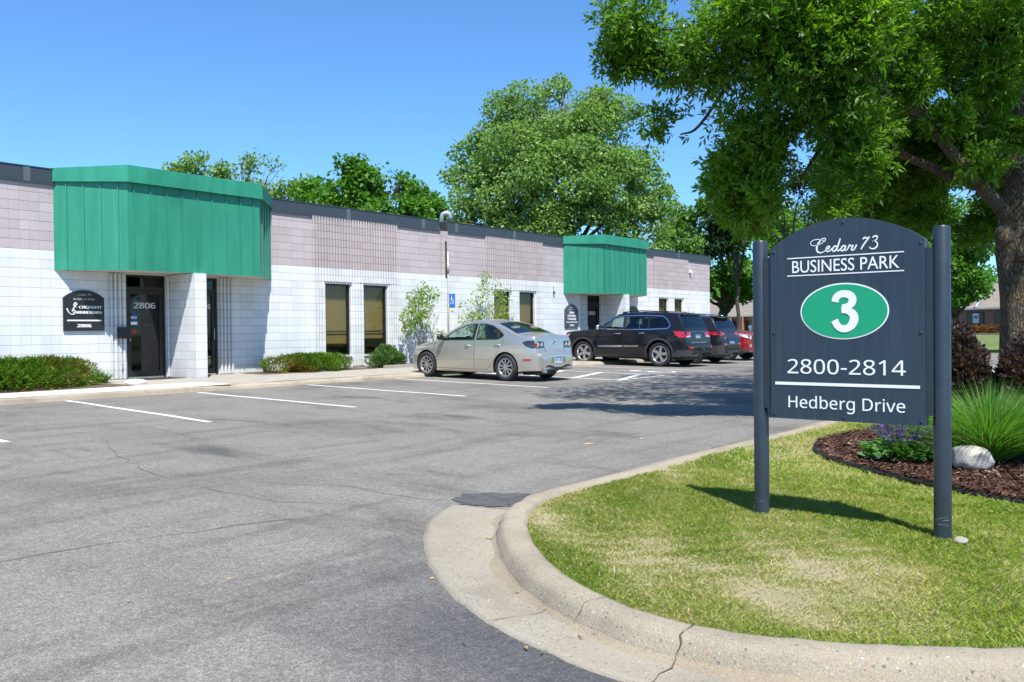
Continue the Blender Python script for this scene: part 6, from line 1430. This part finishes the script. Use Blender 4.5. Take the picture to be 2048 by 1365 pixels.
def tuft(name, label, c, n, h, spread, wdt, leaf, seed, cat='grass', bend=.5, base=.12):
    r = np.random.default_rng(seed); a = r.uniform(0, 2 * np.pi, n); q = r.uniform(0, 1, n) ** .6; l = h * r.uniform(.5, 1.15, n); lean = q * spread * r.uniform(.5, 1.6, n)
    b = np.stack([c[0] + np.cos(a) * q * base, c[1] + np.sin(a) * q * base, np.full(n, c[2])], 1); d = np.stack([np.cos(a), np.sin(a), np.zeros(n)], 1)
    sd = np.stack([-np.sin(a), np.cos(a), np.zeros(n)], 1); d = unit(d + r.normal(size=(n, 3)) * np.array([.35, .35, 0])); sd = unit(sd + r.normal(size=(n, 3)) * .5); Q = []; ts = [0, .35, .7, 1.0]; pts = []
    for t in ts: pts.append(b + d * (lean * (t * .6 + bend * t * t))[:, None] + np.array([0, 0, 1]) * (l * (t - .30 * (t * t) * (q * bend * 1.6)))[:, None])
    ws = [wdt, wdt * .9, wdt * .6, wdt * .08]
    for i in range(3): Q.append(np.stack([pts[i] - sd * ws[i], pts[i] + sd * ws[i], pts[i + 1] + sd * ws[i + 1], pts[i + 1] - sd * ws[i + 1]], 1))
    t = np.where(r.uniform(0, 1, n) < .05, .95, np.clip(.40 + r.normal(size=n) * .32, 0, .88)); o = np_mesh(name, np.concatenate(Q).reshape(-1, 3), 4, leaf, None, {'tint': np.tile(t, 3)}); return tag(o, label, cat, 'ornamental grass clumps' if name == 'ornamental_grass' else None)
tuft('grass_tuft', 'small blue-green grass tuft between the wide juniper and door 2806', (8.95, -.85, z_), 420, .30, .22, .006, M['spirea'], 45)
c_ = at(1978, 905, 8.15); tuft('ornamental_grass', 'big fountain of bright green ornamental grass behind the white boulder', (c_.x, c_.y, -.23), 3200, .74, .66, .0032, M['tall_grass'], 46, bend=.75, base=.17)
c_ = at(2075, 880, 8.4); tuft('ornamental_grass', 'second grass fountain cut by the right edge of the photo', (c_.x, c_.y, -.23), 1900, .64, .56, .0032, M['tall_grass'], 47, bend=.75, base=.15)
def sap(label, x, y, blobs, seed):
    tree('sapling', label, (x, y, z_), blobs, M['sapling_leaf'], 1500, .085, .65, M['grey_bark'], .028, seed, group='saplings along the wall', fork=.25, gap=.35, gscale=4, sub=5, shell=.35)
sap('slender leafy sapling in front of the wall just left of the pilaster', 18.85, -.62, [((18.5, -.6, 1.5), (.35, .3, .3)), ((18.9, -.55, 1.75), (.4, .3, .35)), ((19.2, -.6, 1.35), (.4, .3, .35)), ((18.75, -.6, 2.1), (.3, .25, .3)), ((19.5, -.6, 1.85), (.35, .3, .28)), ((19.95, -.6, 1.75), (.3, .25, .22)), ((19.0, -.6, 2.35), (.22, .2, .2)), ((19.7, -.6, .85), (.25, .2, .25)), ((18.4, -.6, 1.1), (.2, .2, .2)), ((19.4, -.7, 2.2), (.25, .2, .18))], 51)
sap('brighter sapling overlapping the third window right of the pilaster', 21.75, -.62, [((21.4, -.6, 1.3), (.35, .3, .4)), ((21.8, -.6, 1.7), (.4, .3, .4)), ((22.2, -.6, 1.2), (.45, .3, .4)), ((21.5, -.6, 2.2), (.35, .3, .3)), ((22.3, -.6, 2.45), (.4, .3, .3)), ((22.6, -.6, 1.7), (.4, .3, .35)), ((22.9, -.6, 2.2), (.35, .25, .25)), ((23.0, -.6, 1.3), (.3, .25, .3)), ((22.0, -.6, 2.8), (.25, .2, .2)), ((21.0, -.6, 1.9), (.25, .2, .25)), ((20.9, -.6, 1.4), (.25, .2, .25))], 52)
p = at(1905, 720, 10.4); shrub('ninebark_bush', 'dark purple-leaved bush directly behind the right sign post', (p.x, p.y, -.24), [((p.x, p.y, .55), (.36, .36, .42)), ((p.x + .1, p.y - .1, .2), (.42, .42, .45)), ((p.x - .1, p.y + .15, .3), (.38, .38, .45)), ((p.x + .05, p.y, .85), (.2, .2, .2))], M['purple_leaf'], 7500, .06, .75, 61, (3, 1.15, -.1), gap=.12, gscale=7, group='purple-leaved bushes in the mulch bed')
p = at(2062, 745, 10.0); shrub('ninebark_bush', 'dark purple-leaved bush in front of the big trunk at the right edge', (p.x, p.y, -.24), [((p.x, p.y, .45), (.34, .34, .40)), ((p.x + .1, p.y - .1, .1), (.42, .42, .42)), ((p.x - .1, p.y + .05, .2), (.34, .34, .42))], M['purple_leaf'], 6500, .06, .75, 62, (3, 1.15, -.1), gap=.12, gscale=7, group='purple-leaved bushes in the mulch bed')
def salvia(label, c, rad, h, n, seed):
    r = np.random.default_rng(seed); root = empty('salvia_plant', c, label, 'flower', 'salvia plants in the mulch bed')
    a = r.uniform(0, 6.28, n); q = r.uniform(0, 1, n) ** .5 * rad; z = r.uniform(.0, .6, n) * h * (1 - .5 * q / rad); P = np.stack([c[0] + np.cos(a) * q, c[1] + np.sin(a) * q, c[2] + .02 + z], 1); D = np.stack([np.cos(a), np.sin(a), np.full(n, .25)], 1)
    np_mesh('foliage', leaves(P, D, .105, .55, r, None, .6).reshape(-1, 3), 4, M['salvia_leaf'], root, {'tint': tint(P, r, seed)})
    Q = []; m = 46; mb = MB()
    for i in range(m):
        a = r.uniform(0, 6.28); q = r.uniform(0, 1) ** .6; b = np.array([c[0] + math.cos(a) * q * rad * .5, c[1] + math.sin(a) * q * rad * .5, c[2] + h * .3]); e = b + np.array([math.cos(a) * q * rad * .75, math.sin(a) * q * rad * .75, h * r.uniform(.55, 1.0)])
        mb.tube([tuple(b), tuple(e)], [.003, .002], 4); t = r.uniform(.45, 1.05, 26)[:, None]; P = b + (e - b) * t + r.normal(size=(26, 3)) * .006; Q.append(leaves(P, r.normal(size=(26, 3)) + np.array([0, 0, .3]), .022, .7, r, None, .9))
    Q = np.concatenate(Q); np_mesh('flower_spikes', Q.reshape(-1, 3), 4, M['salvia_flower'], root, {'tint': np.clip(.45 + r.normal(size=len(Q)) * .25, 0, .9)}); mb.build('stem', M['salvia_leaf'], root)
c_ = at(1800, 905, 8.2); salvia('purple-flowering salvia in the mulch right below the sign panel', (c_.x, c_.y, -.235), 30 * .01, .30, 420, 71)
c_ = at(1948, 800, 10.6); salvia('purple-flowering salvia farther back behind the ornamental grass', (c_.x, c_.y, -.235), .30, .46, 380, 72)
p = at(1975, 655, 95); shrub('barberry_bush', 'low orange-red bush before the brick wall left of the big trunk', (p.x, p.y, .15), [((p.x + nB.x + dB.x * k, p.y + nB.y + dB.y * k, .45), (.8, .8, .6)) for k in (-3.6, -2.8, -2, -1.2, -.4, .4, 1.2, 2)], M['red_leaf'], 2600, .22, .7, 73, gap=.05, gscale=2, tsc=1)
# ---- white boulder, mulch, edging
c_ = at(1940, 905, 7.75); bo = rock_mesh((c_.x, c_.y, -.17), (.16, .20, .115), 17, 4); tag(bo.build('boulder', rockm), 'white limestone boulder sitting in the dark mulch', 'rock')
EDG = [(9.0, -16.30), (8.62, -16.55), (8.28, -16.86), (7.92, -17.25), (7.65, -17.7), (7.46, -18.0), (7.34, -18.45), (7.4, -18.85), (7.8, -19.0), (10, -19.0), (13, -18.95), (16.3, -18.6), (16.6, -17.4), (16.2, -16.3), (14, -16.15), (11.4, -16.12), (10.6, -16.05), (9.9, -16.03), (9.4, -16.12)]
EQ = [tuple(q) for q in catmull(EDG + EDG[:3], 5)][5:-5]
def mz(x, y): return lawn_z(x, y) + .035
mm, nt, p_ = newmat('mulch_bed'); co = coords(nt, 'World'); f = noise(nt, co, 55, 6, .7)
L(nt, ramp(nt, f, [(.3, (.018, .009, .006)), (.55, (.065, .030, .020)), (.72, (.11, .055, .038))]), p_.inputs['Base Color']); p_.inputs['Roughness'].default_value = .95; bump(nt, p_, f, 1, .03)
gx = np.arange(7.2, 16.8, .3); gy = np.arange(-19.2, -15.9, .15); mb = MB()
cxm, cym = 11.5, -17.5; vs = []; nr = 8
for q in EQ:
    for j in range(nr + 1): t = j / nr; x, y = cxm + (q[0] - cxm) * t, cym + (q[1] - cym) * t; vs.append((x, y, mz(x, y) + (0 if j == nr else .02)))
ne = len(EQ); mb.add(vs, [(i * (nr + 1) + j, i * (nr + 1) + j + 1, ((i + 1) % ne) * (nr + 1) + j + 1, ((i + 1) % ne) * (nr + 1) + j) for i in range(ne) for j in range(nr)], smooth=True)
tag(mb.build('mulch_bed', mm), kind='structure')
r = np.random.default_rng(81); n = 30000; X = 7.3 + 9.3 * r.uniform(0, 1, n) ** 1.6; Y = r.uniform(-19, -16, n); ok = np.array([inpoly(a, b, EQ) for a, b in zip(X, Y)]); X, Y = X[ok], Y[ok]; n = len(X)
P = np.stack([X, Y, lawn_zv(X, Y, edge_dist(X, Y)) + .057 + r.uniform(0, .022, n)], 1); D = unit(np.stack([r.normal(size=n), r.normal(size=n), r.normal(size=n) * .28], 1)); ln = r.uniform(.02, .085, n)[:, None] / 2; sd = unit(np.cross(D, unit(np.stack([r.normal(size=n) * .5, r.normal(size=n) * .5, np.ones(n)], 1)))) * r.uniform(.004, .011, n)[:, None]
M['chip'] = leafmat('bark_chips', (.030, .014, .010), (.075, .035, .024), (.15, .080, .055), .0, .9, .2, (.30, .20, .14))
tag(np_mesh('mulch_chips', np.stack([P - D * ln - sd, P - D * ln + sd, P + D * ln + sd * .7, P + D * ln - sd * .7], 1).reshape(-1, 3), 4, M['chip'], None, {'tint': np.where(r.uniform(0, 1, n) > .985, .97, np.clip(r.normal(size=n) * .25 + .42, 0, .88))}), kind='stuff')
mb = MB(); mb.tube([(x, y, lawn_z(x, y) + .035) for x, y in EQ + EQ[:1]], .017, 6); tag(mb.build('bed_edging', M['black']), 'black plastic edging strip around the mulch bed', 'edging')
# ---- lawn blades
r = np.random.default_rng(91)
def lawn(n, x0, x1, y0, y1, h, wdt, pw=1.0):
    X = x0 + (x1 - x0) * r.uniform(0, 1, n) ** pw; Y = r.uniform(y0, y1, n)
    e = edge_dist(X, Y); P2 = np.stack([X, Y, np.zeros(n)], 1)
    bare = vnoise(P2, 2.3, 5) * .45 + vnoise(P2, 7.5, 9) * .5 + vnoise(P2, 19, 10) * .3; near = np.clip(1.25 - np.hypot((X - 4.45) / .85, (Y + 18.0) / .62), 0, 1); bare = bare + near * .74 + .10
    k = (e > -.02 - .03 * r.uniform(0, 1, n)) & (bare + r.normal(size=n) * .30 < .80)
    mul = np.array([inpoly(a, b, EQ) if b_ else True for a, b, b_ in zip(X, Y, k)]); k &= ~mul
    X, Y, e, bare = X[k], Y[k], e[k], bare[k]; n = len(X)
    Z = lawn_zv(X, Y, e)
    hh = h * r.uniform(.45, 1.25, n) * np.clip(1.05 - .35 * bare, .5, 1.3); a = r.uniform(0, 6.28, n); ln = hh * r.uniform(.3, 1.5, n); sd = np.stack([-np.sin(a), np.cos(a), np.zeros(n)], 1); dr = np.stack([np.cos(a), np.sin(a), np.zeros(n)], 1)
    b = np.stack([X, Y, Z - .004], 1); m = b + dr * (ln * .35)[:, None] + np.array([0, 0, 1]) * (hh * .62)[:, None]; t = b + dr * ln[:, None] + np.array([0, 0, 1]) * hh[:, None]; w_ = (wdt * r.uniform(.7, 1.3, n))[:, None]
    Q = np.stack([b - sd * w_, b + sd * w_, m + sd * w_ * .8, t, m - sd * w_ * .8], 1)
    P2 = np.stack([X, Y, np.zeros(n)], 1); tn = np.clip(.49 + .15 * vnoise(P2, 1.7, 21) + .16 * vnoise(P2, 8, 22) + .28 * np.clip(bare, -.4, .8) + r.normal(size=n) * .24, 0, .89); tn = np.where(r.uniform(0, 1, n) <   .14 + .28 * np.clip(bare, 0, 1), .95, tn)
    return Q, tn
Q1, t1 = lawn(270000, 3.2, 7.6, -19.5, -15.6, .026, .0012, 1.25); Q2, t2 = lawn(80000, 7.0, 14, -19.5, -15.6, .036, .0030, 1.4); Q3, t3 = lawn(30000, 13, 32, -19.5, -15.6, .05, .006, 1.3)
tag(np_mesh('lawn_grass', np.concatenate([Q1, Q2, Q3]).reshape(-1, 3), 5, M['lawn_blade'], None, {'tint': np.concatenate([t1, t2, t3])}), kind='stuff')
# straw and clippings on the bare spot, litter in the gutter and on the asphalt
n = 5000; X = r.uniform(3.3, 6.4, n); Y = r.uniform(-19.2, -15.8, n); k = edge_dist(X, Y) > .05; X, Y = X[k], Y[k]; n = len(X); P = np.stack([X, Y, lawn_zv(X, Y, edge_dist(X, Y)) + r.uniform(.004, .02, n)], 1); D = unit(np.stack([r.normal(size=n), r.normal(size=n), r.normal(size=n) * .15], 1)); sd = unit(np.cross(D, np.array([0, 0, 1.0]))) * .0013; ln = r.uniform(.01, .04, n)[:, None]
tag(np_mesh('dry_straw', np.stack([P - D * ln - sd, P - D * ln + sd, P + D * ln + sd, P + D * ln - sd], 1).reshape(-1, 3), 4, simple('straw', (.42, .34, .20), .9, 0, .3, 30)), kind='stuff')
pts = []
for px, py, s in [(970, 1083, .018), (983, 1080, .025), (995, 1095, .018), (1010, 1148, .018), (1165, 1276, .018), (1180, 1279, .025), (1220, 1272, .018), (1062, 1302, .025), (1080, 1303, .02), (858, 1158, .018), (990, 1050, .018), (1180, 889, .06), (1280, 880, .045), (490, 943, .018), (1352, 886, .018), (560, 1162, .012), (245, 1083, .012), (730, 1145, .012), (240, 1206, .016), (1375, 872, .018), (470, 1160, .014), (1050, 1190, .02), (1020, 1010, .02), (930, 1290, .02), (900, 1240, .02)]:
    x, y = G(px, py); pts.append((x, y, s))
mb = MB(); rd = random.Random(8)
for x, y, s in pts:
    in_g = -.6 < edge_dist(x, y)[0] < .1 and x < 5.1; z = za(y) + (.016 if in_g else .008)
    for j in range(2 if s > .02 else 1):
        a = rd.uniform(0, 6.28); d = Vector((math.cos(a), math.sin(a), .1)); t = Vector((-math.sin(a), math.cos(a), .25)); c = Vector((x + rd.uniform(-.04, .04), y + rd.uniform(-.04, .04), z)); mb.quad(c - d * s, c + t * s * .3 + Vector((0, 0, .004)), c + d * s, c - t * s * .28)
tag(mb.build('leaf_litter', simple('dry_leaf', (.36, .24, .09), .8, 0, .35, 40)), kind='stuff')
